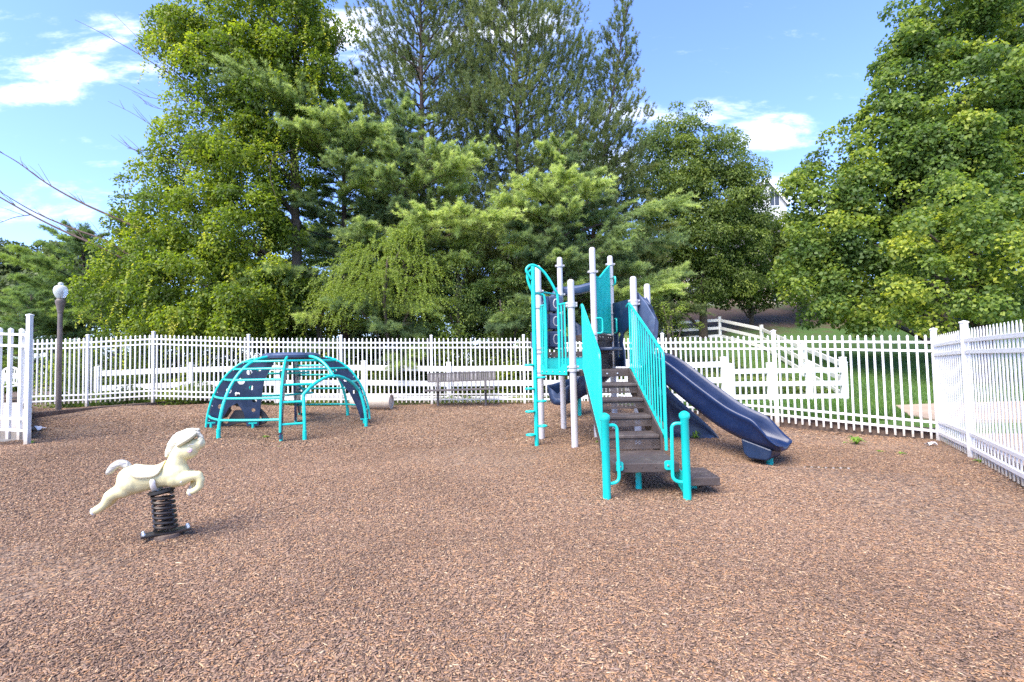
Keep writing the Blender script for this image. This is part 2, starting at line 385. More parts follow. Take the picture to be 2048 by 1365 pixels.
# foliage tones (dark -> light)
M['leaf_vine'] = leafmat('vine_leaves', [(0,(0.050,0.082,0.018)),(.35,(0.108,0.169,0.026)),(.65,(0.217,0.292,0.036)),(.85,(0.372,0.423,0.056)),(1,(0.529,0.496,0.088))], 0.52)
M['leaf_maple'] = leafmat('maple_leaves', [(0,(0.057,0.100,0.031)),(.4,(0.124,0.201,0.048)),(.7,(0.234,0.310,0.053)),(1,(0.492,0.510,0.073))], 0.50)
M['leaf_dark'] = leafmat('dark_tree_leaves', [(0,(0.081,0.130,0.035)),(.5,(0.164,0.230,0.055)),(.8,(0.290,0.360,0.068)),(1,(0.508,0.513,0.097))], 0.43)
M['leaf_light'] = leafmat('light_tree_leaves', [(0,(0.063,0.110,0.034)),(.5,(0.158,0.229,0.056)),(1,(0.358,0.407,0.110))], 0.48)
M['leaf_spray'] = leafmat('weeping_shrub_leaves', [(0,(0.077,0.127,0.026)),(.5,(0.186,0.258,0.040)),(.8,(0.309,0.388,0.066)),(1,(0.432,0.474,0.110))], 0.50)
M['leaf_under'] = leafmat('undergrowth_leaves', [(0,(0.053,0.083,0.022)),(.4,(0.115,0.176,0.034)),(.75,(0.260,0.332,0.048)),(1,(0.575,0.600,0.096))], 0.45)
M['leaf_far'] = leafmat('far_wood_leaves', [(0,(0.052,0.084,0.026)),(.5,(0.096,0.133,0.040)),(1,(0.175,0.210,0.055))], 0.40)
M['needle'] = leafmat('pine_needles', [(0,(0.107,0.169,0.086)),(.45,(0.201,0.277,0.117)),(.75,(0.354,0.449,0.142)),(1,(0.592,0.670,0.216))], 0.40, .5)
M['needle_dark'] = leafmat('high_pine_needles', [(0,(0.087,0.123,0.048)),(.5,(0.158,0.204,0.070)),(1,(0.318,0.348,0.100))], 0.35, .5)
M['needle_soft'] = leafmat('soft_conifer_needles', [(0,(0.087,0.146,0.064)),(.5,(0.172,0.259,0.081)),(1,(0.362,0.466,0.109))], 0.45, .5)
M['grass'] = leafmat('grass_blades', [(0,(0.040,0.098,0.020)),(.5,(0.081,0.174,0.028)),(1,(0.162,0.243,0.048))], .35)
M['weed'] = leafmat('weed_leaves', [(0,(.08,.17,.015)),(1,(.2,.32,.04))], .35)
# ------------------------------------------------------------------ fast mesh from arrays
def arrmesh(name, V, faces_n, mat, parent=None, tint=None, attr='tint', smooth=False):
    """V (n,3) float, every face uses faces_n consecutive vertices unless faces_n is an index array"""
    V = np.ascontiguousarray(V, np.float32)
    if isinstance(faces_n, int):
        k = faces_n; idx = np.arange(len(V), dtype=np.int32); nf = len(V) // k
    else:
        F = np.asarray(faces_n, np.int32); k = F.shape[1]; idx = F.ravel(); nf = len(F)
    o0 = wloc(parent) if parent else Vector((0, 0, 0))
    V = V - np.array(o0, np.float32)
    me = bpy.data.meshes.new(name)
    me.vertices.add(len(V)); me.vertices.foreach_set('co', V.ravel())
    me.loops.add(len(idx)); me.loops.foreach_set('vertex_index', np.ascontiguousarray(idx, np.int32))
    me.polygons.add(nf); me.polygons.foreach_set('loop_start', np.arange(0, nf * k, k, dtype=np.int32))
    me.update(calc_edges=True)
    if tint is not None:
        a = me.attributes.new(attr, 'FLOAT', 'POINT'); a.data.foreach_set('value', np.ascontiguousarray(tint, np.float32))
    me.materials.append(mat)
    if smooth: me.shade_smooth()
    o = bpy.data.objects.new(name, me); COL.objects.link(o)
    if parent: o.parent = parent
    return o
def unit(a): return a / (np.linalg.norm(a, axis=1, keepdims=True) + 1e-9)

# ------------------------------------------------------------------ ground
LOT = np.array([(-12.25, 12.8), (1.75, 13.3), (3.5, 11.6), (5.2, 9.86), (6.86, 8.07), (5.98, 6.5), (4.82, 4.5), (4.52, 2.1), (4.5, -.9), (-6, -1.0), (-9.5, 5.0), (-11.5, 8.0), (-9.4, 8.30), (-8.12, 8.44)])
def inside(x, y, P=LOT):
    c = np.zeros(np.shape(x), bool); n = len(P)
    for i in range(n):
        x1, y1 = P[i]; x2, y2 = P[(i + 1) % n]
        if y1 == y2: continue
        h = ((y1 > y) != (y2 > y)) & (x < (x2 - x1) * (y - y1) / (y2 - y1) + x1); c = c ^ h
    return c
def grid_sheet(name, xs, ys, fn, mat, soil=None):
    X, Y = np.meshgrid(xs, ys); Z = fn(X, Y); nx, ny = len(xs), len(ys)
    V = np.stack([X, Y, Z], -1).reshape(-1, 3); i = np.arange(nx * ny).reshape(ny, nx)
    F = np.stack([i[:-1,:-1], i[:-1,1:], i[1:,1:], i[1:,:-1]], -1).reshape(-1, 4)
    t = soil(X, Y).ravel() if soil else None
    return arrmesh(name, V, F, mat, tint=t, attr='soil', smooth=True)
def soilmask(x, y):
    woods = sstep((1.8 - x) / 1.5) * sstep((y - 9) / 2)                      # under the pines
    bank = np.exp(-((y - 31 - .12 * (x - 14)) / 4.2) ** 2) * sstep((x - 6) / 3) * (1 - .55 * sstep((x - 24) / 6))
    ivy = np.exp(-((x - 6) / 3.2) ** 2 - ((y - 16) / 3.0) ** 2)
    return np.clip(woods * .9 + bank * .95 + ivy * .6, 0, 1) * .75
xs = np.concatenate([np.linspace(-400, -32, 24), np.linspace(-30, 40, 141), np.linspace(42, 400, 24)])
ys = np.concatenate([np.linspace(-60, 4, 12), np.linspace(5, 45, 121), np.linspace(47, 500, 40)])
def landfn(x, y):
    z = hland(x, y)
    c = LOT.mean(0); big = c + (LOT - c) * 1.05; ins = inside(x, y, big)
    return np.where(y < 5.5, z - .15, z) - np.where(ins, .40, 0)
g = grid_sheet('ground', xs, ys, landfn, M['ground'], soilmask); tag(g, kind='structure', label='lawn slope and bare soil rising behind the fences')

# mulch bed: clipped to the fenced lot
POSTS_BACK = [(-12.55, 12.85), (-11.0, 12.95), (-9.42, 13.12), (-6.92, 13.12), (-4.49, 13.12), (-2.12, 13.12), (.30, 13.10), (1.80, 13.22)]
POSTS_DIAG = [(1.80, 13.22), (3.47, 11.54), (5.14, 9.82), (6.81, 8.07)]
POSTS_SIDE = [(6.81, 8.07), (5.96, 6.58), (4.78, 4.52), (4.50, 2.2)]
xs = np.arange(-12.5, 7.3, .11); ys = np.arange(-1, 13.5, .11)
X, Y = np.meshgrid(xs, ys); Z = hmulch(X, Y); i = np.arange(X.size).reshape(X.shape)
F = np.stack([i[:-1,:-1], i[:-1,1:], i[1:,1:], i[1:,:-1]], -1).reshape(-1, 4)
cx = X.ravel()[F].mean(1); cy = Y.ravel()[F].mean(1); F = F[inside(cx, cy)]
used = np.unique(F); rem = np.zeros(X.size, int); rem[used] = np.arange(len(used))
b = arrmesh('mulch_bed', np.stack([X, Y, Z], -1).reshape(-1, 3)[used], rem[F], M['bed'], smooth=True)
tag(b, kind='structure', label='brown wood chip bed of the playground')

# wood chips scattered over it: real little flakes (thousands: one stuff object)
def chips(n, y0, y1, lmin, lmax, wmin, wmax, lift, tilt, thick, pw=1.0):
    y = y0 + (y1 - y0) * RNG.random(n) ** pw; x = (RNG.random(n) * 2 - 1) * (1.08 * y + .3) ; k = inside(x, y)
    worn = .5 + .5 * np.sin(x * .9 + 1.3 * np.sin(y * .7 + 1) + 2.1) * np.cos(y * .8 - 1.1 * np.sin(x * .6)) + .12 * np.sin(5 * x + 3 * y) * np.sin(4 * y - 2 * x)
    k &= RNG.random(n) > .72 * sstep((worn - .60) / .28)            # thinner cover where feet have scuffed the bed
    x, y = x[k], y[k]; n = len(x); z = hmulch(x, y) + lift * RNG.random(n)
    L = lmin + (lmax - lmin) * RNG.random(n) ** 2.2; rr_ = RNG.random(n); L = np.where(rr_ < .006, .075 + .04 * RNG.random(n), np.where(rr_ < .075, L * 1.9 + .012, L)); W = np.minimum(L * .8, wmin + (wmax - wmin) * RNG.random(n) ** 1.5)
    a = RNG.random(n) * 2 * np.pi
    d = np.stack([np.cos(a), np.sin(a), RNG.normal(0, tilt, n)], 1); d = unit(d)
    s = np.stack([-np.sin(a), np.cos(a), RNG.normal(0, tilt * 1.3, n)], 1); s = unit(s); u = np.cross(d, s)
    c = np.stack([x, y, z + thick * .5], 1)
    def P(p, q, r): return c + d * (p * L)[:, None] * .5 + s * (q * W)[:, None] * .5 + u * r
    j = lambda lo, hi: lo + (hi - lo) * RNG.random(n)
    top = [P(-j(.75, 1), -j(.4, 1), thick), P(j(.75, 1), -j(.3, 1), thick), P(j(.7, 1), j(.3, 1), thick), P(-j(.7, 1), j(.4, 1), thick)]
    if not thick: return np.stack(top, 1).reshape(-1, 3), 4
    bot = [t - u * thick * 2 for t in top]
    V = np.stack(top + bot, 1).reshape(-1, 3)
    base = np.arange(n)[:, None, None] * 8
    F = (np.array([(0,1,2,3),(0,4,5,1),(1,5,6,2),(2,6,7,3),(3,7,4,0)])[None] + base).reshape(-1, 4)
    return V, F
V, F = chips(170000, 1.7, 4.6, .008, .038, .0045, .012, .008, .12, .0013, .8)
V2, F2 = chips(230000, 4.5, 8.5, .012, .042, .006, .016, .009, .14, .0015, .9)
V3, F3 = chips(120000, 8.3, 13.3, .022, .060, .012, .028, .012, .22, .0016, 1)
VV = np.concatenate([V, V2, V3]); FF = np.concatenate([F, F2 + len(V), F3 + len(V) + len(V2)])
c = arrmesh('wood_chips', VV, FF, M['chips']); tag(c, 'loose brown and tan wood chips covering the playground', 'wood chips', kind='stuff')

# puddle in the scuffed hollow
P = []
for k in range(40):
    a = 2 * math.pi * k / 40; r = 1 + .16 * math.sin(3 * a + 1) + .1 * math.sin(5 * a)
    p = at(1642, 941, 6.35); P.append((p.x + .34 * r * math.cos(a) , p.y + .14 * r * math.sin(a) - .1 * math.cos(a) * .3))
pz = max(hm(p.x, p.y) - .01, min(hm(*q) for q in P) + .034)
mb = MB(); mb.add([(x, y, pz) for x, y in P], [tuple(range(40))])
tag(mb.build('puddle', M['puddle']), 'shallow muddy puddle in the wood chips beyond the slide exit', 'puddle', kind='structure')

# ------------------------------------------------------------------ pool fence: posts, picket panels, rails
def fence_panel(a, b, za, zb, H, rails, pick, parent, mat, gap=.035, cap='spear', sp=.117, pd=None, rw=.042, rh=.038):
    a3, b3 = Vector((a[0], a[1], za)), Vector((b[0], b[1], zb)); d = b3 - a3; L = math.hypot(d.x, d.y)
    hd = Vector((d.x, d.y, 0)).normalized(); sd = Vector((-hd.y, hd.x, 0))
    n = max(2, round((L - .08) / sp)); mb = MB(); h = pick / 2; hd2 = (pd or pick) / 2
    for k in range(n):
        t = (.04 + (L - .08) * (k + .5) / n) / L; p = a3 + d * t; z0, z1 = p.z + gap, p.z + H
        w = .006 * math.sin(k * 12.9 + a[0] * 7)
        q = [p + hd * (i * h) + sd * (j * hd2) for i, j in ((-1,-1),(1,-1),(1,1),(-1,1))]
        lean = hd * w; lo = [Vector((v.x, v.y, z0)) for v in q]; hi = [Vector((v.x, v.y, z1 - .05)) + lean for v in q]
        c = Vector((p.x, p.y, 0)) + lean
        mid = [Vector((c.x, c.y, z1 - .025)) + (Vector((v.x, v.y, 0)) - Vector((p.x, p.y, 0))) * (1.12 if cap == 'spear' else .72) for v in q]
        tip = [Vector((c.x, c.y, z1)) + (Vector((v.x, v.y, 0)) - Vector((p.x, p.y, 0))) * (.25 if cap == 'spear' else .5) for v in q]
        vs = lo + hi + mid + tip; fs = [(3,2,1,0)]
        for lv in range(3):
            for e in range(4): fs.append((lv*4+e, lv*4+(e+1) % 4, lv*4+4+(e+1) % 4, lv*4+4+e))
        fs.append((12, 13, 14, 15)); mb.add(vs, fs)
    pn = mb.build('picket_panel', M['splashed'], parent, smooth=0, origin=(a3 + b3) / 2)
    for rz in rails:
        r = MB(); r.bar(a3 + Vector((0,0,rz)) + hd * .03, b3 + Vector((0,0,rz)) - hd * .03, rw, rh)
        r.build('rail', mat, pn, smooth=0, bevel=.003)
    return pn
def fence_post(p, z, H, parent, mat, w=.062, dig=.06):
    mb = MB(); mb.box((p[0], p[1], z + (H - dig) / 2), (w, w, H + dig))
    o = mb.build('post', M['splashed'], parent, smooth=0, bevel=.004, origin=(p[0], p[1], z))
    m2 = MB(); c = Vector((p[0], p[1], z + H)); k = w / 2 + .006
    m2.add([c + Vector((i*k, j*k, 0)) for i, j in ((-1,-1),(1,-1),(1,1),(-1,1))] + [c + Vector((i*k, j*k, .018)) for i, j in ((-1,-1),(1,-1),(1,1),(-1,1))] + [c + Vector((0,0,.035))],
           [(3,2,1,0),(0,1,5,4),(1,2,6,5),(2,3,7,6),(3,0,4,7),(4,5,8),(5,6,8),(6,7,8),(7,4,8)])
    m2.build('post_cap', mat, o, smooth=0)
    return o
def run(name, label, P, Z, H, Hp, rails, pick, mat, first=True, last=True, group='white pool fences', **kw):
    mid = P[len(P) // 2]; e = empty(name, (mid[0], mid[1], Z[len(P) // 2]), label, 'fence', group)
    for i, (p, z) in enumerate(zip(P, Z)):
        if (i == 0 and not first) or (i == len(P) - 1 and not last): continue
        fence_post(p, z, Hp, e, mat)
    for i in range(len(P) - 1): fence_panel(P[i], P[i+1], Z[i], Z[i+1], H, rails, pick, e, mat, **kw)
    return e
ZB = [.52, .54, .60, .47, .40, .35, .31, .26]
run('picket_fence', 'long white picket fence behind the climbing dome and the bench', POSTS_BACK, ZB, 1.72, 1.78, (1.60, 1.47, .25, .12), .030, M['powder'])
run('picket_fence', 'white picket fence slanting behind the slide down to the right corner', POSTS_DIAG, [.26, .17, .09, -.03], 1.72, 1.80, (1.60, 1.46, .31, .17), .030, M['powder'], first=False)
run('picket_fence', 'tall white fence with close round-topped pickets along the right edge', POSTS_SIDE, [-.03, .0, .0, .0], 1.70, 1.78, (1.55, 1.40, .33, .15), .038, M['powder'], first=False, cap='round', sp=.112, pd=.011, rw=.040, rh=.05)
# fence at the left: near post on the slab corner, bays leading left and back
gp = (-7.60, 7.86)
e = run('picket_fence', 'white wide-spaced picket fence by the tall post at the left concrete slab', [gp, (-9.35, 7.98), (-11.2, 8.1)], [.30, .40, .40], 1.78, 1.98, (1.68, 1.50, .36, .18), .045, M['powder'], sp=.185)
run('picket_fence', 'white fence seen end-on running back along the concrete slab', [gp, (-9.2, 9.5), (-10.85, 11.2), (-12.5, 12.85)], [.42, .43, .45, .5], 1.66, 1.72, (1.55, 1.42, .25, .12), .030, M['powder'], first=False, last=False)
run('picket_fence', 'distant white fence beyond the patio chair at the far left', [(-23.5, 21.5), (-22.0, 21.4), (-20.6, 21.3)], [.55, .55, .55], 1.5, 1.55, (1.38, 1.2, .2), .035, M['powder'], sp=.14)

# ------------------------------------------------------------------ board fences (three broad rails)
def board_fence(name, label, P, Z, H, rz, rh=.155, pw=.13):
    mid = P[len(P) // 2]; e = empty(name, (mid[0], mid[1], Z[len(P) // 2]), label, 'fence', 'white board fences')
    for p, z in zip(P, Z):
        fence_post(p, z, H, e, M['vinyl'], pw, .25)
    for i in range(len(P) - 1):
        a, b = Vector((*P[i], Z[i])), Vector((*P[i+1], Z[i+1])); d = (b - a).normalized() * (pw * .5 - .01)
        for z in rz:
            j = random.uniform(-.006, .006)
            mb = MB(); mb.bar(a + d + Vector((0,0,z + j)), b - d + Vector((0,0,z)), .045, rh)
            mb.build('rail', M['vinyl'], e, smooth=0, bevel=.006, origin=(a + b) / 2)
PB = [(-12.05, 14.55), (-9.40, 14.6), (-6.85, 14.6), (-4.32, 14.55), (-1.84, 14.45), (.68, 14.3), (3.2, 14.0), (5.75, 13.65)]
board_fence('board_fence', 'low white three-rail fence running behind the long picket fence', PB, [.32, .38, .37, .33, .24, .22, .20, .22], 1.18, (1.0, .57, .14))
board_fence('board_fence', 'low white three-rail fence with close posts behind the slide', [(5.92, 13.70), (6.95, 13.55), (7.97, 13.5), (8.92, 13.5)], [.22, .22, .21, .2], 1.0, (.80, .45, .10), .13)
board_fence('board_fence', 'white three-rail fence stepping up the hill behind the round bush', [(8.98, 13.62), (10.45, 18.0), (12.0, 24.0), (11.25, 27.0), (8.3, 27.3), (5.8, 27.5)], [.15, .70, 1.75, 2.45, 2.35, 2.2], 1.18, (1.0, .58, .16), .15)

# ------------------------------------------------------------------ timbers, slab, path
def timber(label, a, b, w, h, za, zb, grp='border timbers'):
    mb = MB(); n = 14; a, b = Vector((*a, za)), Vector((*b, zb))
    for k in range(1):
        mb.bar(a, b, w, h)
    o = mb.build('border_timber', M['timber'], None, smooth=0, bevel=.012, origin=(a + b) / 2); return tag(o, label, 'timber', grp)
def unproj(px, py, z):
    d = F_ + RV * ((px - 1024) / FPX) + UV * ((682.5 - py) / FPX); return EYE + d * ((z - EYE.z) / d.z)
a_, b_ = unproj(62, 834, .36), unproj(250, 817, .42); c_ = unproj(432, 803, .46)
timber('dark weathered timber edging beside the lamp post base', (a_.x, a_.y), (b_.x, b_.y), .16, .24, .34, .40)
timber('grey weathered timber edging ending near the climbing dome', (b_.x + .03, b_.y), (c_.x, c_.y), .16, .24, .40, .46)
for i, lb in enumerate(('brown border timber under the slanting fence nearest the slide', 'brown border timber under the middle bay of the slanting fence', 'brown border timber meeting the right fence corner')):
    p, q = POSTS_DIAG[i], POSTS_DIAG[i+1]; off = .09
    za, zb = [(.16, .13), (.12, .08), (.07, .04)][i]
    timber(lb, (p[0] + off, p[1] + off), (q[0] + off - .01, q[1] + off + .01), .14, .26, za, zb)
s1, s2 = POSTS_SIDE[0], POSTS_SIDE[2]
timber('long brown timber under the right fence', (s1[0] + .1, s1[1] - .1), (s2[0] + .1, s2[1]), .10, .16, -.02, -.02)

mb = MB(); slab = [(-8.12, 8.47), (-9.6, 10.0), (-12.35, 12.9), (-15.5, 16), (-30, 16), (-30, 7.2), (-11.5, 8.05)]
mb.prism([(x, y, .335) for x, y in slab], (0, 0, .23))
tag(mb.build('pool_deck', M['concrete'], smooth=0, bevel=.015), 'pale concrete slab at the left edge', kind='structure')
# sidewalk beyond the slanting fence and the pool deck on the right
mb = MB(); PATHP = [(8.55, 11.25), (7.35, 9.35), (7.25, 8.55), (12.0, 8.2), (22, 8.2), (24, 12.0), (9.9, 11.5)]; P = [(x, y, .2) for x, y in PATHP]
P = [Vector(p) for p in P]; mb.prism([(p.x, p.y, .215) for p in P], (0, 0, .09))
tag(mb.build('path', M['path'], smooth=0, bevel=.01), 'tan concrete path beyond the slanting fence', kind='structure')
mb = MB(); mb.prism([(6.98, 7.9, .1), (6.1, 6.4, .1), (4.95, 4.45, .1), (4.68, 2.0, .1), (4.68, 0, .1), (20, 0, .1), (20, 6.9, .1), (12.4, 6.9, .1)], (0, 0, .06))
tag(mb.build('pool_surround', M['path'], smooth=0), 'tan concrete beyond the right fence', kind='structure')
# blue pool cover drum and wind screen seen between the right pickets
e = empty('pool_windscreen', (7.6, 6.7, .13), 'dark blue screen seen through the right fence pickets', 'screen')
mb = MB(); mb.bar((7.15, 6.35, 1.0), (10.2, 6.7, 1.0), .03, 1.5); mb.build('panel', M['blue'], e, smooth=0)
for x, y in ((7.15, 6.35), (8.65, 6.52), (10.2, 6.7)):
    mb = MB(); mb.tube([(x, y, .13), (x, y, 1.8)], .025); mb.build('post', M['steel'], e)

# ------------------------------------------------------------------ lamp post
lb = unproj(117, 818, .50); LX, LY = lb.x, lb.y
mm = 1 / (1000 / LY)      # metres per survey pixel there
e = empty('lamp_post', (LX, LY, .36), 'brown fluted lamp post with a clear acorn globe by the fence', 'street lamp')
top = 1.38 + (745.5 - 566) * mm; zb = .30
def lz(py): return 1.38 + (745.8 - py) * mm
mb = MB(); z0 = lz(627)
mb.lathe([(.060, zb), (.060, zb + .05), (.056, zb + .5), (.049, z0)], (LX, LY, 0), 20); mb.build('pole', M['lamp_metal'], e)
mb = MB(); mb.lathe([(.050, z0 - .01), (.057, z0), (.058, z0 + .03), (.062, z0 + .06), (.088, lz(610)), (.100, lz(607)), (.101, lz(602)), (.08, lz(600)), (.068, lz(598)), (.068, lz(596))], (LX, LY, 0), 24); mb.build('fitter', M['lamp_metal'], e)
mb = MB(); mb.lathe([(.062, lz(598)), (.098, lz(594.5)), (.132, lz(588)), (.143, lz(582.5)), (.137, lz(577.5)), (.112, lz(573.5)), (.07, lz(571.3)), (.05, lz(570.6)), (.048, lz(569.8)), (.057, lz(568.1)), (.048, lz(566.2)), (.015, lz(564.8))], (LX, LY, 0), 28); mb.build('globe', M['globe'], e)
mb = MB(); mb.lathe([(.03, lz(597)), (.03, lz(592)), (.045, lz(588)), (.04, lz(582)), (.01, lz(580))], (LX, LY, 0), 14); mb.build('bulb', M['ivory'], e)

# ------------------------------------------------------------------ bench
p0, p1 = unproj(873, 808.5, .335), unproj(968, 806, .345)
bx0, bx1, by = p0.x, p1.x, 12.72
e = empty('park_bench', ((bx0 + bx1) / 2, by, .33), 'brown perforated metal bench in front of the long white fence', 'bench')
k = by / 1000
def bz(x, py): # height for measured py
    px = 1024 + x / k; return 1.38 + (727 - .021 * (px - 1024) - py) * k
bp = lambda px, py, dy=0: Vector(((px - 1024) * k, by + dy, bz((px - 1024) * k, py)))
bl, br = 853, 987
mb = MB()   # perforated back: thin strips with slots between
tl, tr, blw, brw = bp(853, 749, .2), bp(987.5, 745, .2), bp(853, 765.5, .16), bp(987.5, 761.5, .16)
mb.bar(tl, tr, .03, .03); mb.bar(blw, brw, .03, .03)
for i in range(34):
    t = i / 33; a, b = tl.lerp(tr, t), blw.lerp(brw, t); mb.bar(b, a, .036 if i % 33 else .04, .012, up=(0, 1, 0))
for j in range(1, 6):
    t = j / 6; mb.bar(tl.lerp(blw, t), tr.lerp(brw, t), .010, .012)
mb.build('backrest', M['bench'], e, smooth=0)
mb = MB(); sl, sr = bp(850, 781.5, -.22), bp(987, 777.5, -.22)
for j in range(9):
    o = Vector((0, .05 * j, -.004 * j)); mb.bar(sl + o, sr + o, .036 if j else .05, .03 if j else .045)
mb.build('seat', M['bench'], e, smooth=0, bevel=.004)
for px, pb in ((872, 810), (968, 807)):
    mb = MB(); t = bp(px, 757, .19); f = bp(px + 1, 780, .08)
    mb.tube([Vector((t.x, t.y, t.z)), Vector((f.x, by + .12, f.z)), Vector((f.x, by + .08, hm(f.x, by) - .05))], .03, 10)
    mb.tube([Vector((f.x, by + .16, f.z - .03)), Vector((f.x, by - .2, f.z - .02))], .022, 8); mb.build('leg', M['bench'], e)

# ------------------------------------------------------------------ beige pipe lying by the fence
c0, c1 = unproj(716, 809, .33), unproj(783, 809.5, .33)
r = .195; cy = 12.55; kk = cy / 1000
e = empty('concrete_pipe', ((750 - 1024) * kk, cy, .33), 'beige concrete pipe lying on the wood chips before the fence', 'pipe')
xa, xb = (702 - 1024) * kk, (782 - 1024) * kk; zc = hm(-3.5, cy) + r - .02
mb = MB(); mb.lathe([(r*.96, 0), (r, .015), (r, xb - xa - .02), (r * .97, xb - xa), (r * .80, xb - xa), (r * .78, xb - xa - .03)], (xa, cy + .12, zc), 32, axis=(1, -.12, 0)); mb.build('shell', M['barrel'], e)

# ------------------------------------------------------------------ patio chair, red umbrella at far left
cc = at(22, 775, 11.3)
e = empty('patio_chair', (cc.x, cc.y, .47), 'white ornate metal patio chair behind the left fence', 'chair')
mb = MB(); s = 11.3 / 1000
def cp(px, py, dy=0): q = at(px, py, 11.3 + dy); return q
mb.tube(fillet([cp(6, 770), cp(6, 738), cp(34, 735), cp(40, 765)], .1), .02, 8)
for i in range(5):
    mb.tube(arc(cp(10 + i * 6, 752), .05, 0, 6.28, 10, (1, 0, 0), (0, 0, 1)), .012, 6, closed=False)
for i in range(6): mb.tube([cp(8 + 5 * i, 768), cp(9 + 5 * i, 738)], .010, 6)
mb.build('backrest', M['vinyl'], e)
mb = MB()
for j in range(6): mb.bar(cp(4, 774, -.08 * j), cp(42, 771, -.08 * j), .05, .025)
mb.build('seat', M['vinyl'], e, smooth=0)
for px, dy in ((6, 0), (40, 0), (5, -.45), (43, -.45)):
    mb = MB(); t = cp(px, 772, dy); mb.tube([t, Vector((t.x, t.y, .47))], .018, 8); mb.build('leg', M['vinyl'], e)
for px, in ((5,), (42,)):
    mb = MB(); a = cp(px, 756); mb.tube(fillet([a, a + Vector((0, -.45, 0)), cp(px, 772, -.45)], .08), .02, 8); mb.build('armrest', M['vinyl'], e)
u = at(-4, 665, 30)
e = empty('patio_umbrella', (u.x, u.y, .5), 'red patio umbrella far off behind the left fence', 'umbrella')
mb = MB(); mb.lathe([(1.3, -.28), (1.28, -.25), (.7, .0), (.08, .2), (.0, .22)], u, 8); mb.build('canopy', M['red'], e, smooth=20)
mb = MB(); mb.tube([(u.x, u.y, .45), (u.x, u.y, u.z + .2)], .03); mb.build('pole', M['steel'], e)

# ------------------------------------------------------------------ litter and weeds
def litter(px, py, s, label, seed):
    rr = random.Random(seed); p0 = unproj(px, py, 0.02)
    for _ in range(4): p0 = unproj(px, py, hm(p0.x, p0.y) + .02)
    mb = MB(); n = 5; vs = []
    for i in range(n):
        for j in range(n): vs.append(p0 + Vector(((i - 2) * s * .25, (j - 2) * s * .2, rr.random() * s * .35)))
    vs2 = [v - Vector((0, 0, .004)) for v in vs]
    fs = [(i*n+j, (i+1)*n+j, (i+1)*n+j+1, i*n+j+1) for i in range(n-1) for j in range(n-1)]
    mb.add(vs, fs); mb.add(vs2, [tuple(reversed(f)) for f in fs])
    tag(mb.build('crumpled_paper', M['paper'], smooth=0, fixn=False), label, 'litter', 'scraps of white litter')
litter(1862, 890, .13, 'crumpled white paper at the right fence corner', 1)
litter(72, 860, .24, 'flattened white scrap beside the left concrete slab', 2)
litter(1000, 816, .14, 'small white scrap on the chips right of the bench', 3)
litter(985, 819, .11, 'tiny white scrap in front of the right bench leg', 4)
def weed(px, py, r, h, n, label):
    p0 = unproj(px, py, 0)
    for _ in range(4): p0 = unproj(px, py, hm(p0.x, p0.y))
    mb = MB()
    for i in range(n):
        a = random.uniform(0, 6.28); L = r * random.uniform(.5, 1.1); hh = h * random.uniform(.4, 1.1); w = L * .16
        d = Vector((math.cos(a), math.sin(a), 0)); s = Vector((-d.y, d.x, 0)); b = p0 - Vector((0, 0, .01))
        q1, q2 = b + d * L * .45 + Vector((0, 0, hh)), b + d * L + Vector((0, 0, hh * .55))
        mb.add([b, q1 + s * w - Vector((0,0,w*.3)), q1, q1 - s * w - Vector((0,0,w*.3)), q2], [(0, 1, 2), (0, 2, 3), (1, 4, 2), (2, 4, 3)])
    o = mb.build('weed', M['weed'], smooth=0, fixn=False, origin=p0)
    a = o.data.attributes.new('tint', 'FLOAT', 'POINT'); a.data.foreach_set('value', np.full(len(o.data.vertices), .55, np.float32))
    tag(o, label, 'weed', 'weeds in the wood chips')
weed(1713, 889, .15, .13, 26, 'largest bright green weed, between the slide exit and the slanting fence')
weed(1390, 878, .11, .13, 22, 'green weed at the foot of the navy climbing wall')
weed(1800, 908, .09, .04, 14, 'flat weed patch left of the crumpled paper')
weed(1690, 886, .07, .03, 10, 'little weed just left of the largest bright weed')
weed(1762, 903, .07, .03, 10, 'small pale weed right of the largest bright weed')
weed(1960, 925, .09, .05, 12, 'weed at the foot of the right fence')
weed(530, 876, .10, .05, 14, 'low weed below the dark crawl panel of the dome')
weed(560, 893, .07, .03, 10, 'tiny weed in front of the dome')
weed(175, 825, .09, .08, 14, 'weed against the left timber')
weed(350, 835, .12, .03, 16, 'pale weed patch left of the climbing dome')
weed(395, 850, .12, .03, 14, 'sparse weed above the spring horse head')
weed(1252, 948, .06, .04, 10, 'small weed under the stair landing')
weed(1196, 886, .07, .05, 10, 'weed beside the foot of the stairs')
weed(62, 887, .10, .05, 14, 'weed at the base of the left fence post')

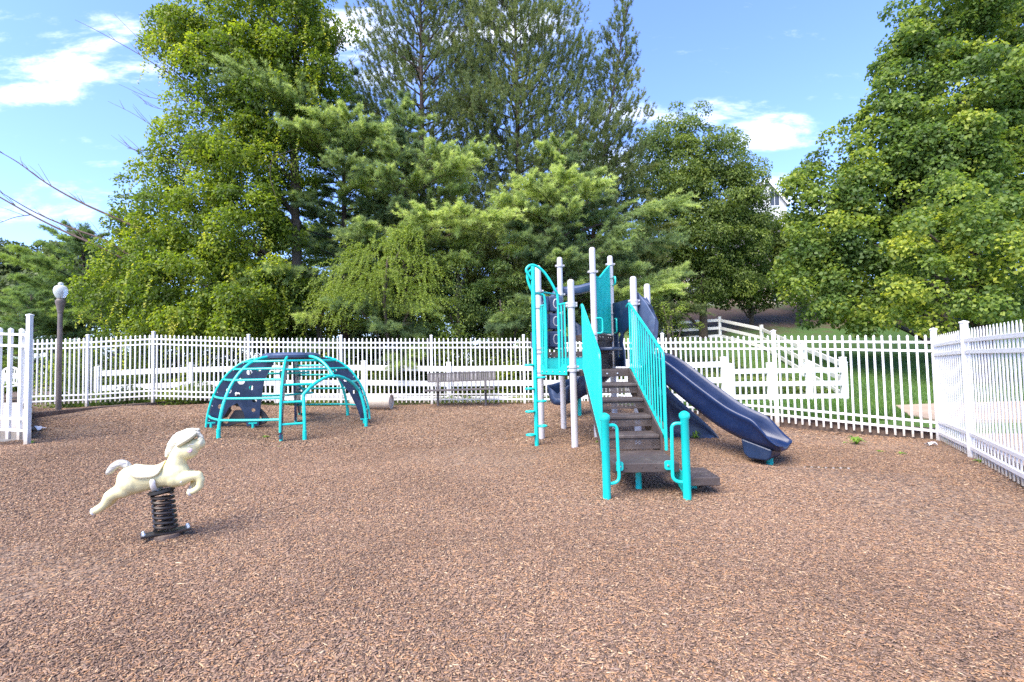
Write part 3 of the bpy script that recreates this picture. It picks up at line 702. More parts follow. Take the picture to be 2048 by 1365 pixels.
# ------------------------------------------------------------------ houses on the hill
def window(e, wall_x, z, w, h, y, mat=None):
    f = MB()
    t = .08
    f.box((wall_x, y - .03, z + h/2), (w + 2*t, .06, t)); f.box((wall_x, y - .03, z - h/2), (w + 2*t, .06, t))
    f.box((wall_x - w/2, y - .03, z), (t, .05, h - t)); f.box((wall_x + w/2, y - .03, z), (t, .05, h - t)); f.box((wall_x, y - .03, z), (.04, .04, h - t))
    fo = f.build('window', M['trim'], e, smooth=0)
    g = MB(); g.box((wall_x, y - .012, z), (w - t, .02, h - t)); g.build('pane', M['window'], fo, smooth=0)
def house(name, label, x0, x1, y, zb, ze, zr, wallmat, depth, wins, cat='house', gable=True, door=None):
    e = empty(name, ((x0 + x1) / 2, y, zb), label, cat, 'houses behind the trees')
    xm = (x0 + x1) / 2; mb = MB()
    prof = [(x0, y, zb), (x1, y, zb), (x1, y, ze), (xm, y, zr), (x0, y, ze)] if gable else [(x0, y, zb), (x1, y, zb), (x1, y, ze), (x0, y, ze)]
    mb.prism([Vector(p) + Vector((0, depth / 2, 0)) for p in prof], (0, depth, 0)); mb.build('wall', wallmat, e, smooth=0)
    r = MB(); o = .35
    if gable:
        for xa, sg in ((x0, -1), (x1, 1)):
            d = Vector((xa - xm, 0, ze - zr)); d2 = d * (1 + o / d.length); nrm = Vector((-d.z * sg, 0, abs(d.x))).normalized() * .1
            nrm = Vector((sg * abs(d.z), 0, abs(d.x))).normalized() * .12
            a = Vector((xm, y - .3, zr)); b = a + d2
            r.prism([a, b, b + nrm, a + nrm] if True else [], (0, .01, 0)) if False else None
            P = [a, b, b + nrm, Vector((xm, y - .3, zr + .12))]
            r.prism([p + Vector((0, (depth + .6) / 2, 0)) for p in P], (0, depth + .6, 0))
    else:
        P = [(x0 - .4, y - .4, ze + .002), (x1 + .4, y - .4, ze + .002), (x1 + .4, y + depth / 2, zr), (x0 - .4, y + depth / 2, zr)]
        r.add([Vector(p) for p in P] + [Vector((x0 - .4, y + depth + .4, ze + .002)), Vector((x1 + .4, y + depth + .4, ze + .002))], [(0, 1, 2, 3), (3, 2, 5, 4), (0, 4, 5, 1), (0, 3, 4), (1, 5, 2)])
    r.build('roof', M['roofing'], e, smooth=0)
    if gable:
        t = MB()
        for xa in (x0, x1):
            d = Vector((xa - xm, 0, ze - zr)); t.bar(Vector((xm, y - .34, zr - .06)), Vector((xm, y - .34, zr - .06)) + d * 1.06, .05, .26)
        t.build('gable_trim', M['trim'], e, smooth=0)
    for (wx, wz, w, h) in wins: window(e, wx, wz, w, h, y)
    if door:
        d = MB(); d.box((door, y - .03, zb + 1.05), (1.0, .06, 2.1)); d.build('door', M['trim'], e, smooth=0)
    return e
a = at(1497, 440, 55); b = at(1556, 440, 55); pk = at(1531, 358, 55); ev = at(1531, 408, 55)
house('house', 'tall pale gabled house peaking above the trees left of the big maple', a.x, b.x + 1, 55, 5.0, ev.z, pk.z, M['siding'], 11,
      [(at(1531, 0, 55).x, at(1531, 398, 55).z, 1.1, 1.7), (at(1531, 0, 55).x - 1.2, at(1531, 470, 55).z, 1, 1.6), (at(1531, 0, 55).x + 1.2, at(1531, 470, 55).z, 1, 1.6)])
x0, x1 = at(1355, 590, 37).x, at(1492, 590, 37).x
house('house', 'brick house glimpsed below the dark tree on the hilltop', x0, x1, 37, 4.9, 8.2, 10.6, M['brick'], 9, [(x0 + 1.2, 6.6, .9, 1.3), (x0 + 3.2, 6.6, .9, 1.3)], gable=False, door=x0 + 2.2)
x0, x1 = at(1520, 590, 44).x, at(1680, 590, 44).x
house('house', 'tan sided house glimpsed through the big maple', x0, x1, 44, 5.0, 11.5, 14.2, M['tan_siding'], 9, [(x0 + 1.5, 7.2, 1, 1.5), (x0 + 4, 7.2, 1, 1.5), (x0 + 6, 7.2, 1, 1.5), (x0 + 1.5, 10, 1, 1.5), (x0 + 4, 10, 1, 1.5)], gable=False)
x0, x1 = at(1000, 560, 46).x, at(1300, 560, 46).x
house('house', 'pale house with a red awning showing between the pine boughs', x0, x1, 46, 4.0, 11.0, 13.6, M['siding'], 9, [(x0 + 2, 8.6, 1.1, 1.6), (x0 + 5, 8.6, 1.1, 1.6), (x0 + 8, 6.2, 1.1, 1.6), (x0 + 12.2, 9.2, 1.1, 1.6)], gable=False)
aw = at(1243, 541, 44.4)
mb = MB(); mb.prism([(aw.x, 44.4, aw.z - .35), (aw.x, 45.96, aw.z + .45), (aw.x, 45.96, aw.z - .35)], (1.7, 0, 0)); o = mb.build('awning', M['red'], None, smooth=0)
h = [q for q in bpy.data.objects if q.get('label', '').startswith('pale house with')][0]
o.parent = h; o.location = o.location - h.location
# ------------------------------------------------------------------ skinned body helper
def skinned(name, chains, mat, parent, sub=2, smoothm=0):
    """chains: lists of (point, radius or (rx,ry)); first point of a later chain may be an index (chain, k) to branch from"""
    vs, es, rs, ref = [], [], [], {}
    for ci, ch in enumerate(chains):
        prev = None
        for k, it in enumerate(ch):
            if isinstance(it[0], tuple) and len(it) == 2 and isinstance(it[0][0], int) and isinstance(it[1], str):
                prev = ref[it[0]]; continue
            vs.append(Vector(it[0])); rs.append(it[1] if isinstance(it[1], tuple) else (it[1], it[1]))
            i = len(vs) - 1; ref[(ci, k)] = i
            if prev is not None: es.append((prev, i))
            prev = i
    o0 = wloc(parent)
    me = bpy.data.meshes.new(name); me.from_pydata([tuple(v - o0) for v in vs], es, [])
    o = bpy.data.objects.new(name, me); COL.objects.link(o); o.parent = parent
    md = o.modifiers.new('skin', 'SKIN'); md.use_smooth_shade = True
    for i, sv in enumerate(me.skin_vertices[0].data): sv.radius = rs[i]; sv.use_root = (i == 0)
    if sub: s = o.modifiers.new('sub', 'SUBSURF'); s.levels = s.render_levels = sub
    if smoothm: s = o.modifiers.new('smooth', 'SMOOTH'); s.iterations = smoothm; s.factor = .5
    # bake the modifiers into plain geometry
    dg = bpy.context.evaluated_depsgraph_get(); me2 = bpy.data.meshes.new_from_object(o.evaluated_get(dg)); o.modifiers.clear(); o.data = me2
    me2.materials.clear(); me2.materials.append(mat); me2.shade_smooth()
    return o

# ------------------------------------------------------------------ spring horse
HY0, HYAW = 4.12, R(16)
hx0 = at(330, 1000, HY0).x
def hp(zx, zy, off=0.0):
    px, py = 160 + zx / 5.25, 840 + zy / 5.25
    d = F_ + RV * ((px - 1024) / FPX) + UV * ((682.5 - py) / FPX)
    n = Vector((math.sin(HYAW), -math.cos(HYAW), 0)); p0 = Vector((hx0, HY0, 0))
    t = (p0 - EYE).dot(n) / d.dot(n); return EYE + d * t + n * off
K = HY0 / 1000 / 5.25 * 1.0
hb = hp(895, 1160); hgz = hm(hb.x, hb.y)
HE = empty('spring_horse', (hb.x, hb.y, hgz), 'cream plastic galloping horse rider on a black coil spring', 'spring rider')
r_ = lambda a, b=None: (a * K * 1.14, (b if b is not None else a) * K * 1.14)
def fused(name, parts, mat, parent, vox=.007, smooth=7):
    """rounded limbs and masses fused into one continuous skin (voxel union, then smoothed)"""
    mb = MB(); X, Yv, Zv = Vector((1,0,0)), Vector((0,1,0)), Vector((0,0,1))
    for ch in parts:
        for k, (p, r) in enumerate(ch):
            p = Vector(p); mb.ball(p, (X * r, Yv * r, Zv * r), 16, 10)
            if k:
                q, rq = Vector(ch[k-1][0]), ch[k-1][1]; n = 5
                mb.tube([q.lerp(p, i / n) for i in range(n + 1)], [rq + (r - rq) * i / n for i in range(n + 1)], 16)
    o = mb.build(name, mat, parent, smooth=0)
    md = o.modifiers.new('r', 'REMESH'); md.mode = 'VOXEL'; md.voxel_size = vox; md.use_smooth_shade = True
    s_ = o.modifiers.new('s', 'SMOOTH'); s_.iterations = smooth; s_.factor = .5
    dg = bpy.context.evaluated_depsgraph_get(); me2 = bpy.data.meshes.new_from_object(o.evaluated_get(dg)); o.modifiers.clear(); o.data = me2
    me2.materials.clear(); me2.materials.append(mat); me2.shade_smooth(); return o
q_ = lambda x, y, r, off=0: (hp(x, y, off * K), r * K)
fused('body', [
  [q_(545, 610, 128), q_(640, 610, 118), q_(740, 605, 116), q_(840, 590, 118), q_(930, 575, 126), q_(1005, 560, 128)],
  [q_(545, 665, 118), q_(700, 640, 100), q_(900, 590, 110)],
  [q_(990, 520, 105), q_(1015, 450, 92), q_(1035, 380, 84), q_(1085, 315, 92)],
  [q_(1085, 320, 92), q_(1140, 318, 96), q_(1195, 275, 74), q_(1250, 250, 60)],
  [q_(530, 660, 112, 30), q_(480, 722, 84, 48), q_(405, 752, 64, 60), q_(350, 785, 58, 64), q_(300, 862, 42, 66), q_(248, 908, 40, 66), q_(205, 932, 40, 66), q_(172, 952, 28, 66)],
  [q_(530, 650, 112, -30), q_(485, 712, 84, -50), q_(412, 742, 64, -64), q_(360, 776, 58, -68), q_(312, 848, 42, -70), q_(264, 896, 40, -70), q_(225, 918, 40, -70), q_(192, 938, 28, -70)],
  [q_(1010, 600, 100, 30), q_(1085, 606, 78, 50), q_(1175, 578, 56, 64), q_(1262, 566, 45, 70), q_(1290, 612, 38, 70), q_(1280, 685, 36, 70), q_(1230, 726, 34, 70), q_(1172, 747, 30, 70)],
  [q_(1010, 600, 100, -30), q_(1080, 602, 76, -50), q_(1145, 592, 54, -64), q_(1192, 608, 43, -70), q_(1184, 665, 36, -70), q_(1164, 706, 34, -70), q_(1144, 734, 30, -70)],
], M['cream'], HE)
def flat(name, pts, mat, off, th, parent, sub=2):
    """relief piece on both flanks following measured outline"""
    mb = MB()
    mb.prism([hp(x, y, off) for x, y in pts], (hp(0, 0, th) - hp(0, 0, 0)))
    return mb.build(name, mat, parent, smooth=60, bevel=.004)
# saddle wraps over the back: swept band
mb = MB(); secs = []
for t in np.linspace(0, 1, 9):
    zx = 575 + t * 325; top = 482 - 14 * math.sin(t * 3.14) * -1 - 40 * max(0, t - .75) / .25; drop = 600 - 60 * (2 * t - 1) ** 4 - 25 * t
    secs.append([hp(zx, drop, 134*K), hp(zx, (drop + top) / 2, 132*K), hp(zx, top + 30, 98*K), hp(zx, top - 6, 45*K), hp(zx, top - 12, 0), hp(zx, top - 6, -45*K), hp(zx, top + 30, -98*K), hp(zx, (drop + top) / 2, -132*K), hp(zx, drop, -134*K)])
n = 9; vs = [p for s_ in secs for p in s_]
mb.add(vs, [(i*n+j, i*n+j+1, (i+1)*n+j+1, (i+1)*n+j) for i in range(8) for j in range(8)])
sd = mb.build('saddle', M['ivory'], HE, smooth=70, sub=1); so = sd.modifiers.new('solid', 'SOLIDIFY'); so.thickness = .012; so.offset = 0
# girth strap
mb = MB(); secs = []
for zx in (788, 845):
    secs.append([hp(zx + (y - 600) * .0, y, o * K) for y, o in ((590, 132), (640, 132), (690, 112), (732, 66), (742, 0), (732, -66), (690, -112), (640, -132), (590, -132))])
vs = [p for s_ in secs for p in s_]; mb.add(vs, [(j, j+1, 9+j+1, 9+j) for j in range(8)])
sd = mb.build('girth_strap', M['greywhite'], HE, smooth=70, sub=1); so = sd.modifiers.new('solid', 'SOLIDIFY'); so.thickness = .012; so.offset = 0
# mane, forelock and long swept-back ears
fused('mane', [[q_(912, 378, 20), q_(930, 340, 34), q_(934, 306, 28), q_(962, 268, 44), q_(974, 226, 34), q_(1012, 198, 48), q_(1040, 160, 36), q_(1092, 152, 46), q_(1132, 122, 34), q_(1182, 124, 40), q_(1240, 106, 20)], [q_(950, 330, 40), q_(1000, 250, 54), q_(1080, 195, 56), q_(1160, 165, 46)], [q_(1180, 140, 30), q_(1240, 150, 26), q_(1285, 185, 16)]], M['mane'], HE, .006, 3)
for sgn in (1, -1):
    skinned('ear', [[(hp(1035, 270, sgn*74*K), r_(26, 20)), (hp(1090, 238, sgn*80*K), r_(46, 22)), (hp(1155, 200, sgn*76*K), r_(50, 22)), (hp(1208, 158, sgn*58*K), r_(34, 18)), (hp(1240, 122, sgn*42*K), r_(16, 12))]], M['ivory'], HE, 2)
    # eye with a painted lid
    e1 = MB(); c = hp(1185, 305, sgn * 104 * K); e1.lathe([(.001, -.004), (26*K, -.003), (20*K, .004), (.001, .006)], c, 14, axis=(math.sin(HYAW)*sgn, -math.cos(HYAW)*sgn, 0)); eo = e1.build('eye', M['pink'], HE); e3 = MB(); e3.lathe([(.001, 0), (10*K, .001), (.001, .004)], hp(1190, 303, sgn * 107 * K), 10, axis=(math.sin(HYAW)*sgn, -math.cos(HYAW)*sgn, 0)); e3.build('pupil', M['dark_plastic'], eo)
    e2 = MB(); e2.tube([hp(1165, 255, sgn*100*K), hp(1195, 245, sgn*96*K), hp(1228, 252, sgn*78*K)], 3.5*K, 6); e2.build('eyelid', M['greywhite'], HE)
mb = MB(); hx_, hz_, hn_ = hp(1, 0) - hp(0, 0), hp(0, -1) - hp(0, 0), Vector((math.sin(HYAW), -math.cos(HYAW), 0)) * K
mb.ball(hp(1272, 240), (hx_ * 38 - hz_ * 8, hn_ * 64, hz_ * 56 + hx_ * 10)); mb.ball(hp(1262, 205), (hx_ * 34, hn_ * 54, hz_ * 30)); mb.build('muzzle', M['ivory'], HE, smooth=80, fixn=False)
skinned('tail', [[(hp(535, 530), r_(34, 30)), (hp(490, 475), r_(42, 36)), (hp(455, 458), r_(44, 36)), (hp(410, 455), r_(52, 40)), (hp(350, 495), r_(54, 38)), (hp(310, 550), r_(42, 30)), (hp(278, 580), r_(18, 14))]], M['tail'], HE, 2)
for zx, zy, o in ((172, 948, 66), (198, 934, -70), (1172, 746, 70), (1146, 734, -70)):
    d = -1 if zx < 500 else -1
    skinned('hoof', [[(hp(zx + 22, zy - 8 , o*K), r_(36)), (hp(zx, zy, o*K), r_(38)), (hp(zx - 18, zy + 6, o*K), r_(30))]], M['greywhite'], HE, 2)
for sgn in (1, -1):
    b_ = MB(); b_.lathe([(.001, -.01), (13*K, -.006), (12*K, .003), (.001, .004)], hp(1098, 622, sgn*118*K), 10, axis=(math.sin(HYAW)*sgn, -math.cos(HYAW)*sgn, 0)); b_.build('bolt', M['greywhite'], HE)
# mounting plate, coil spring, ground plate with bolts
mb = MB(); c = hp(855, 745); mb.lathe([(.01, -.012), (118*K, -.012), (118*K, .008), (.01, .008)], c, 20, axis=(-.18, 0, 1)); mb.build('mounting_plate', M['black'], HE)
pts = []; turns = 7.6
ctop, cbot = hp(865, 765), hp(905, 1150)
for i in range(int(turns * 22) + 1):
    t = i / (turns * 22); c = ctop.lerp(cbot, t); a = 2 * math.pi * turns * t
    rr = (92 + 6 * t) * K * .98
    pts.append(c + Vector((math.cos(a) * rr, math.sin(a) * rr, 0)))
mb = MB(); mb.tube(pts, 16.5 * K, 8); mb.build('spring', M['spring'], HE)
mb = MB(); hd = Vector((math.cos(R(38)), math.sin(R(38)), 0)); c = Vector((cbot.x, cbot.y, cbot.z - .02)); pl = 215 * K
mb.bar(c - hd * pl, c + hd * pl, .115, .016); mb.build('ground_plate', M['spring'], HE, smooth=0, bevel=.003)
for u in (-.88, .88):
    for w in (-.035, .035):
        b_ = MB(); q = c + hd * (u * pl) + Vector((-hd.y, hd.x, 0)) * w + Vector((0, 0, .008)); b_.lathe([(.015, 0), (.015, .012), (.008, .022), (.001, .022)], q, 8); b_.build('bolt', M['steel'], HE)
mb = MB(); mb.lathe([(.12, -.12), (.10, c.z - hgz - .01), (.02, c.z - hgz - .008)], (c.x, c.y, hgz), 18); mb.build('anchor', M['timber'], HE)

# ------------------------------------------------------------------ climbing dome
DC = Vector((-4.66, 10.55, 0)); DR, DZT = 1.55, 1.60
DG = hm(DC.x, DC.y); DZ0 = .13
DE = empty('climbing_dome', (DC.x, DC.y, DG), 'teal pipe climbing dome with navy panels and a navy top ring', 'climbing dome')
def dpt(ang, t, rad=None):
    """point on the dome profile: t=0 foot, 1 top ring"""
    a = R(ang); r0 = .50; u = t * math.pi / 2
    rr = r0 + (DR - r0) * math.cos(u) ** .95 if rad is None else rad
    z = DZ0 + (DZT - DZ0) * math.sin(u) ** 1.02
    return Vector((DC.x + rr * math.cos(a), DC.y + rr * math.sin(a), z))
def gfoot(p): return Vector((p.x, p.y, hm(p.x, p.y) - .05))
TOFF = 197
FINS = [TOFF + 90 * k for k in range(4)]
# top ring platform of four lobed pieces
mb = MB()
prof = [(.16, DZT - .03), (.50, DZT - .055), (.565, DZT - .02), (.575, DZT + .03), (.53, DZT + .075), (.42, DZT + .09), (.30, DZT + .075), (.22, DZT + .05), (.16, DZT + .02)]
nseg = 64; vs = []
for j in range(nseg):
    a = 2 * math.pi * j / nseg; lob = 1 - .06 * max(0, math.cos(4 * (a - R(TOFF + 45)))) ** 8 - .0
    groove = .018 * max(0, math.cos(4 * (a - R(TOFF + 45)))) ** 20
    for (r, z) in prof: vs.append(Vector((DC.x + r * lob * math.cos(a), DC.y + r * lob * math.sin(a), z - groove)))
np_ = len(prof); mb.add(vs, [(j*np_+k, ((j+1) % nseg)*np_+k, ((j+1) % nseg)*np_+(k+1) % np_, j*np_+(k+1) % np_) for j in range(nseg) for k in range(np_)])
mb.build('top_ring', M['navy_worn'], DE, smooth=50)
# pipe ribs with ground sleeves
def rib(ang, arch=None):
    P = [dpt(ang, t) for t in np.linspace(0, .96, 18)]; P[0] = gfoot(P[0]); mb = MB(); mb.tube(P, .030, 10); o = mb.build('rib', M['teal'], DE)
    s_ = MB(); b_ = gfoot(P[0]); s_.lathe([(.037, -.02), (.037, .22), (.030, .225)], b_, 12); s_.build('sleeve', M['teal'], o)
    return o
rib(TOFF + 45); rib(TOFF + 225); rib(TOFF - 45)
# entrance arch between the front and the right fin: one rib splitting round the opening
def darch(angc, half, tt):
    L = [dpt(angc - half, t) for t in np.linspace(0, tt, 9)]; Rr = [dpt(angc + half, t) for t in np.linspace(tt, 0, 9)]
    top = []
    for k in range(1, 10):
        s_ = k / 10; a = angc - half + 2 * half * s_; top.append(dpt(a, tt + (.52 - tt) * math.sin(math.pi * s_) ** .8))
    P = L + top + Rr; P[0] = gfoot(P[0]); P[-1] = gfoot(P[-1])
    mb = MB(); mb.tube(P, .031, 10); o = mb.build('entrance_arch', M['teal'], DE)
    for q in (P[0], P[-1]):
        s_ = MB(); s_.lathe([(.038, -.02), (.038, .22), (.031, .225)], q, 12); s_.build('sleeve', M['teal'], o)
    mb = MB(); mb.tube([dpt(angc, t) for t in np.linspace(.50, .97, 10)], .03, 10); mb.build('rib', M['teal'], DE)
ARC = TOFF + 135; AH = 30
darch(ARC, AH, .34)
# navy fins: outer edge on the dome, hollow inner edge, two feet, holes
def fin(ang, narrow=False):
    a = R(ang); rd = Vector((math.cos(a), math.sin(a), 0)); tn = Vector((-rd.y, rd.x, 0))
    outer = [dpt(ang, t) for t in np.linspace(.04, .93, 16)]
    def P(r, z): return Vector((DC.x, DC.y, 0)) + rd * r + Vector((0, 0, z))
    g0 = gfoot(P(DR, 0)).z + .10; g1 = gfoot(P(.62, 0)).z + .10
    outer2d = [((p - Vector((DC.x, DC.y, 0))).dot(rd), p.z) for p in outer]
    if narrow:
        inner = [(.44, DZT - .05), (.74, 1.32), (.98, 1.06), (1.17, .78), (1.31, .48), (1.41, g0)]
    else:
        inner = [(.30, DZT - .04), (.52, 1.12), (.56, .85), (.60, .45), (.62, g1), (.84, g1), (.90, .48), (1.02, .68), (1.16, .60), (1.30, .35), (1.38, g0)]
    poly = [(DR + .02, g0)] + outer2d + inner
    bm = bmesh.new(); vs = [bm.verts.new((r, z, 0)) for r, z in poly]; edges = [bm.edges.new((vs[i], vs[(i+1) % len(vs)])) for i in range(len(vs))]
    holes = [(1.18, .93, .055), (.95, 1.12, .07), (.76, .98, .05), (.80, 1.30, .055), (1.02, .86, .05), (.70, .72, .045), (.62, 1.34, .04), (1.32, .62, .05), (.72, .52, .04)] if not narrow else [(.86, 1.30, .045), (1.08, 1.09, .042), (1.26, .82, .04), (.66, 1.44, .035)]
    for (r, z, h) in holes:
        hv = [bm.verts.new((r + h * math.cos(2*math.pi*k/14), z + h * math.sin(2*math.pi*k/14), 0)) for k in range(14)]
        edges += [bm.edges.new((hv[k], hv[(k+1) % 14])) for k in range(14)]
    bmesh.ops.triangle_fill(bm, edges=edges, use_beauty=True)
    # drop fill inside holes
    kill = []
    for f in bm.faces:
        c = f.calc_center_median()
        if any((c.x - r) ** 2 + (c.y - z) ** 2 < (h * .96) ** 2 for r, z, h in holes) and all(any(abs((v.co.x-r)**2+(v.co.y-z)**2-h*h) < 1e-5 for r, z, h in holes) for v in f.verts): kill.append(f)
    bmesh.ops.delete(bm, geom=kill, context='FACES')
    geo = bmesh.ops.extrude_face_region(bm, geom=list(bm.faces))
    bmesh.ops.translate(bm, verts=[v for v in geo['geom'] if isinstance(v, bmesh.types.BMVert)], vec=(0, 0, .034))
    bmesh.ops.recalc_face_normals(bm, faces=bm.faces)
    for v in bm.verts:
        r, z, w = v.co; q = rd * r + tn * (w - .017) + Vector((DC.x, DC.y, z)) - wloc(DE); v.co = q
    me = bpy.data.meshes.new('fin_panel'); bm.to_mesh(me); bm.free(); me.materials.append(M['navy'])
    o = bpy.data.objects.new('fin_panel', me); COL.objects.link(o); o.parent = DE
    # teal edge pipe with wavy clips and anchored feet
    mb = MB(); mb.tube([p + rd * .03 for p in outer], .024, 8); mb.build('edge_pipe', M['teal'], o)
    for r in ((DR + .02 - .08, (1.36 if narrow else .73))if not narrow else (1.46,)):
        q = P(r, 0); q.z = hm(q.x, q.y)
        mb = MB(); mb.box((q.x, q.y, q.z + .10), (.16, .05, .03), Matrix.Rotation(a, 3, 'Z')); mb.tube([q + Vector((0, 0, -.06)), q + Vector((0, 0, .10))], .03, 10); mb.build('foot', M['teal'], o)
    for t in np.linspace(.1, .88, 7):
        p = dpt(ang, t); b_ = MB()
        for sg in (-1, 1): b_.lathe([(.013, 0), (.011, .008), (.001, .010)], p - rd * .02 + tn * (.017 * sg), 8, axis=tn * sg)
        b_.build('bolt', M['steel'], o)
    return o
fin(FINS[0]); fin(FINS[1], True); fin(FINS[2], True); fin(FINS[3])
# rungs
def rung(a0, a1, t, steps=8, sag=.0):
    P = []
    for k in range(steps + 1):
        s_ = k / steps; a = a0 + (a1 - a0) * s_; p0, p1 = dpt(a0, t), dpt(a1, t); ch = p0.lerp(p1, s_); cu = dpt(a, t); P.append(ch.lerp(cu, .35))
    mb = MB(); mb.tube(P, .022, 8); mb.build('rung', M['teal'], DE)
for t in (.14, .32, .50, .64, .78):
    rung(FINS[0], TOFF + 45, t, 5); rung(TOFF + 45, FINS[1], t, 5)
for t in (.10, .28): rung(FINS[1], ARC - AH, t, 4)
for t in (.44,): rung(FINS[1], ARC - AH * .75, t, 4); rung(ARC + AH * .75, FINS[2], t, 3)
for t in (.28, .14): rung(ARC + AH, FINS[2], t, 3)
for t in (.62, .78): rung(FINS[1], FINS[2], t, 8)
for t in (.16, .34, .52, .68): rung(FINS[2], TOFF + 225, t, 4); rung(TOFF + 225, FINS[3], t, 4)
for t in (.30, .56): rung(FINS[3], TOFF - 45, t, 4); rung(TOFF - 45, FINS[0] , t - 0, 4) if False else None
mb = MB(); q = dpt(TOFF - 45 + 12, .45); mb.tube(arc(DC + Vector((-.35, .9, .75)), .25, -1.2, 1.6, 10, (1,0,0), (0,0,1)), .024, 8); mb.build('loop_handle', M['teal'], DE)
# charcoal crawl panel with round holes low on the left side
bm = bmesh.new()
out = [(-.44,.0),(-.30,-.04),(-.14,.03),(0,.05),(.14,.03),(.30,-.03),(.44,.02),(.50,.12),(.44,.24),(.30,.42),(.20,.60),(.10,.70),(.0,.66),(-.10,.70),(-.20,.58),(-.30,.40),(-.46,.22),(-.52,.10)]
vs = [bm.verts.new((x, z, 0)) for x, z in out]; ed = [bm.edges.new((vs[i], vs[(i+1) % len(vs)])) for i in range(len(vs))]
hol = [(-.32,.12,.07),(.30,.14,.07),(-.17,.40,.065),(.18,.40,.065)]
for x, z, h in hol:
    hv = [bm.verts.new((x + h*math.cos(2*math.pi*k/14), z + h*math.sin(2*math.pi*k/14), 0)) for k in range(14)]; ed += [bm.edges.new((hv[k], hv[(k+1) % 14])) for k in range(14)]
bmesh.ops.triangle_fill(bm, edges=ed, use_beauty=True)
bmesh.ops.delete(bm, geom=[f for f in bm.faces if all(any(abs((v.co.x-x)**2+(v.co.y-z)**2-h*h) < 1e-5 for x, z, h in hol) for v in f.verts)], context='FACES')
geo = bmesh.ops.extrude_face_region(bm, geom=list(bm.faces)); bmesh.ops.translate(bm, verts=[v for v in geo['geom'] if isinstance(v, bmesh.types.BMVert)], vec=(0, 0, .06)); bmesh.ops.recalc_face_normals(bm, faces=bm.faces)
cpn = at(484, 853, 10.35); a = R(12)
for v in bm.verts:
    x, z, w = v.co; v.co = Vector((cpn.x + x * math.cos(a), cpn.y + x * math.sin(a) + w, cpn.z + .02 + z * .9 )) - wloc(DE)
me = bpy.data.meshes.new('crawl_panel'); bm.to_mesh(me); bm.free(); me.materials.append(M['dark_plastic']); o = bpy.data.objects.new('crawl_panel', me); COL.objects.link(o); o.parent = DE
bv = o.modifiers.new('b', 'BEVEL'); bv.width = .012; bv.segments = 2; bv.limit_method = 'ANGLE'; bv.angle_limit = R(50)

# ------------------------------------------------------------------ play structure
PA, PB_, PT, PD, PE, PG, PH = [Vector((x, y, 0)) for x, y in ((.965, 8.0), (1.99, 8.08), (1.475, 8.92), (.495, 8.98), (.985, 9.92), (1.985, 9.88), (2.44, 8.92))]
Z1, Z2, Z3 = 1.235, 1.56, 1.87
PS = empty('playset', (1.5, 8.9, hm(1.5, 8.9)), 'play structure with grey posts, teal rails, brown stairs and navy slides', 'play structure')
def pz(p, py):   # height of measured row py at post p
    px = 1024 + p.x / p.y * 1000; return 1.38 + (727 - .021 * (px - 1024) - py) * p.y / 1000
tops = [(PA, 559, (608, 613, 735, 742)), (PB_, 553, (603, 609, 735)), (PT, 494, (544, 669)), (PD, 531, (583, 615, 698, 706, 744, 752)), (PE, 514, (532, 590)), (PG, 511, (529, 556, 628, 670)), (PH, 568, (640,))]
POSTO = {}
for p, ty, cl in tops:
    zt = pz(p, ty); g = hm(p.x, p.y) - .08; r = .055
    mb = MB(); mb.lathe([(r, g), (r, zt - .06), (r * .96, zt - .035), (r * .8, zt - .014), (r * .5, zt - .003), (.004, zt)], p, 20); o = mb.build('post', M['grey_post'], PS, smooth=50)
    for cy in cl:
        z = pz(p, cy); c = MB(); c.lathe([(r, -.022), (r + .016, -.022), (r + .018, 0), (r + .016, .022), (r, .022)], p + Vector((0, 0, z)), 20)
        for sg in (-1, 1): c.box((p.x + sg * (r + .022), p.y - .01, z), (.03, .04, .034)); c.lathe([(.010, 0), (.008, .01), (.001, .012)], p + Vector((sg * (r + .022), -.03, z)), 8, axis=(0, -1, 0))
        c.build('clamp', M['clamp'], o, smooth=40)
def deck(pts, z, name='deck'):
    mb = MB(); P = [Vector((p.x, p.y, z - .045)) for p in pts]; c = sum(P, Vector()) / len(P); P = [p + (c - p).normalized() * .03 for p in P]
    mb.prism(P, (0, 0, .09)); return mb.build(name, M['brown'], PS, smooth=0, bevel=.008)
deck([PA, PB_, PH, PG, PT, PD], Z1); deck([PD, PT, PE], Z2); deck([PT, PG, PE], Z3)
def panel(a, b, za, zb, name, mat, th=.02, inset=.07, bev=.004):
    d = (b - a).normalized() * inset; n = Vector((-(b - a).y, (b - a).x, 0)).normalized() * th
    mb = MB(); mb.prism([a + d + Vector((0,0,za)), b - d + Vector((0,0,za)), b - d + Vector((0,0,zb)), a + d + Vector((0,0,zb))], n); return mb.build(name, mat, PS, smooth=0, bevel=bev)
panel(PD, PT, Z1 + .005, Z2 - .10, 'riser_panel', M['teal']); panel(PT, PG, Z1 + .3, Z3 - .12, 'riser_panel', M['brown'], .03)
panel(PT, PG, Z1 + .005, Z1 + .28, 'riser_panel', M['brown'], .03)
e1 = panel(PD, PT, Z2 - .095, Z2 + .0, 'deck_edge', M['brown'], .06); e2 = panel(PT, PG, Z3 - .11, Z3 + .0, 'deck_edge', M['brown'], .07); panel(PE, PT, Z3 - .11, Z3, 'deck_edge', M['brown'], .07)
for e_, a, b, z in ((e1, PD, PT, Z2 - .045), (e2, PT, PG, Z3 - .05)):
    for t in (.2, .35, .65, .8):
        q = a.lerp(b, t); n = Vector(((b-a).y, -(b-a).x, 0)).normalized(); s_ = MB(); s_.lathe([(.014, 0), (.012, .008), (.001, .012)], q + n * .034 + Vector((0, 0, z)), 8, axis=n); s_.build('bolt', M['steel'], e_)
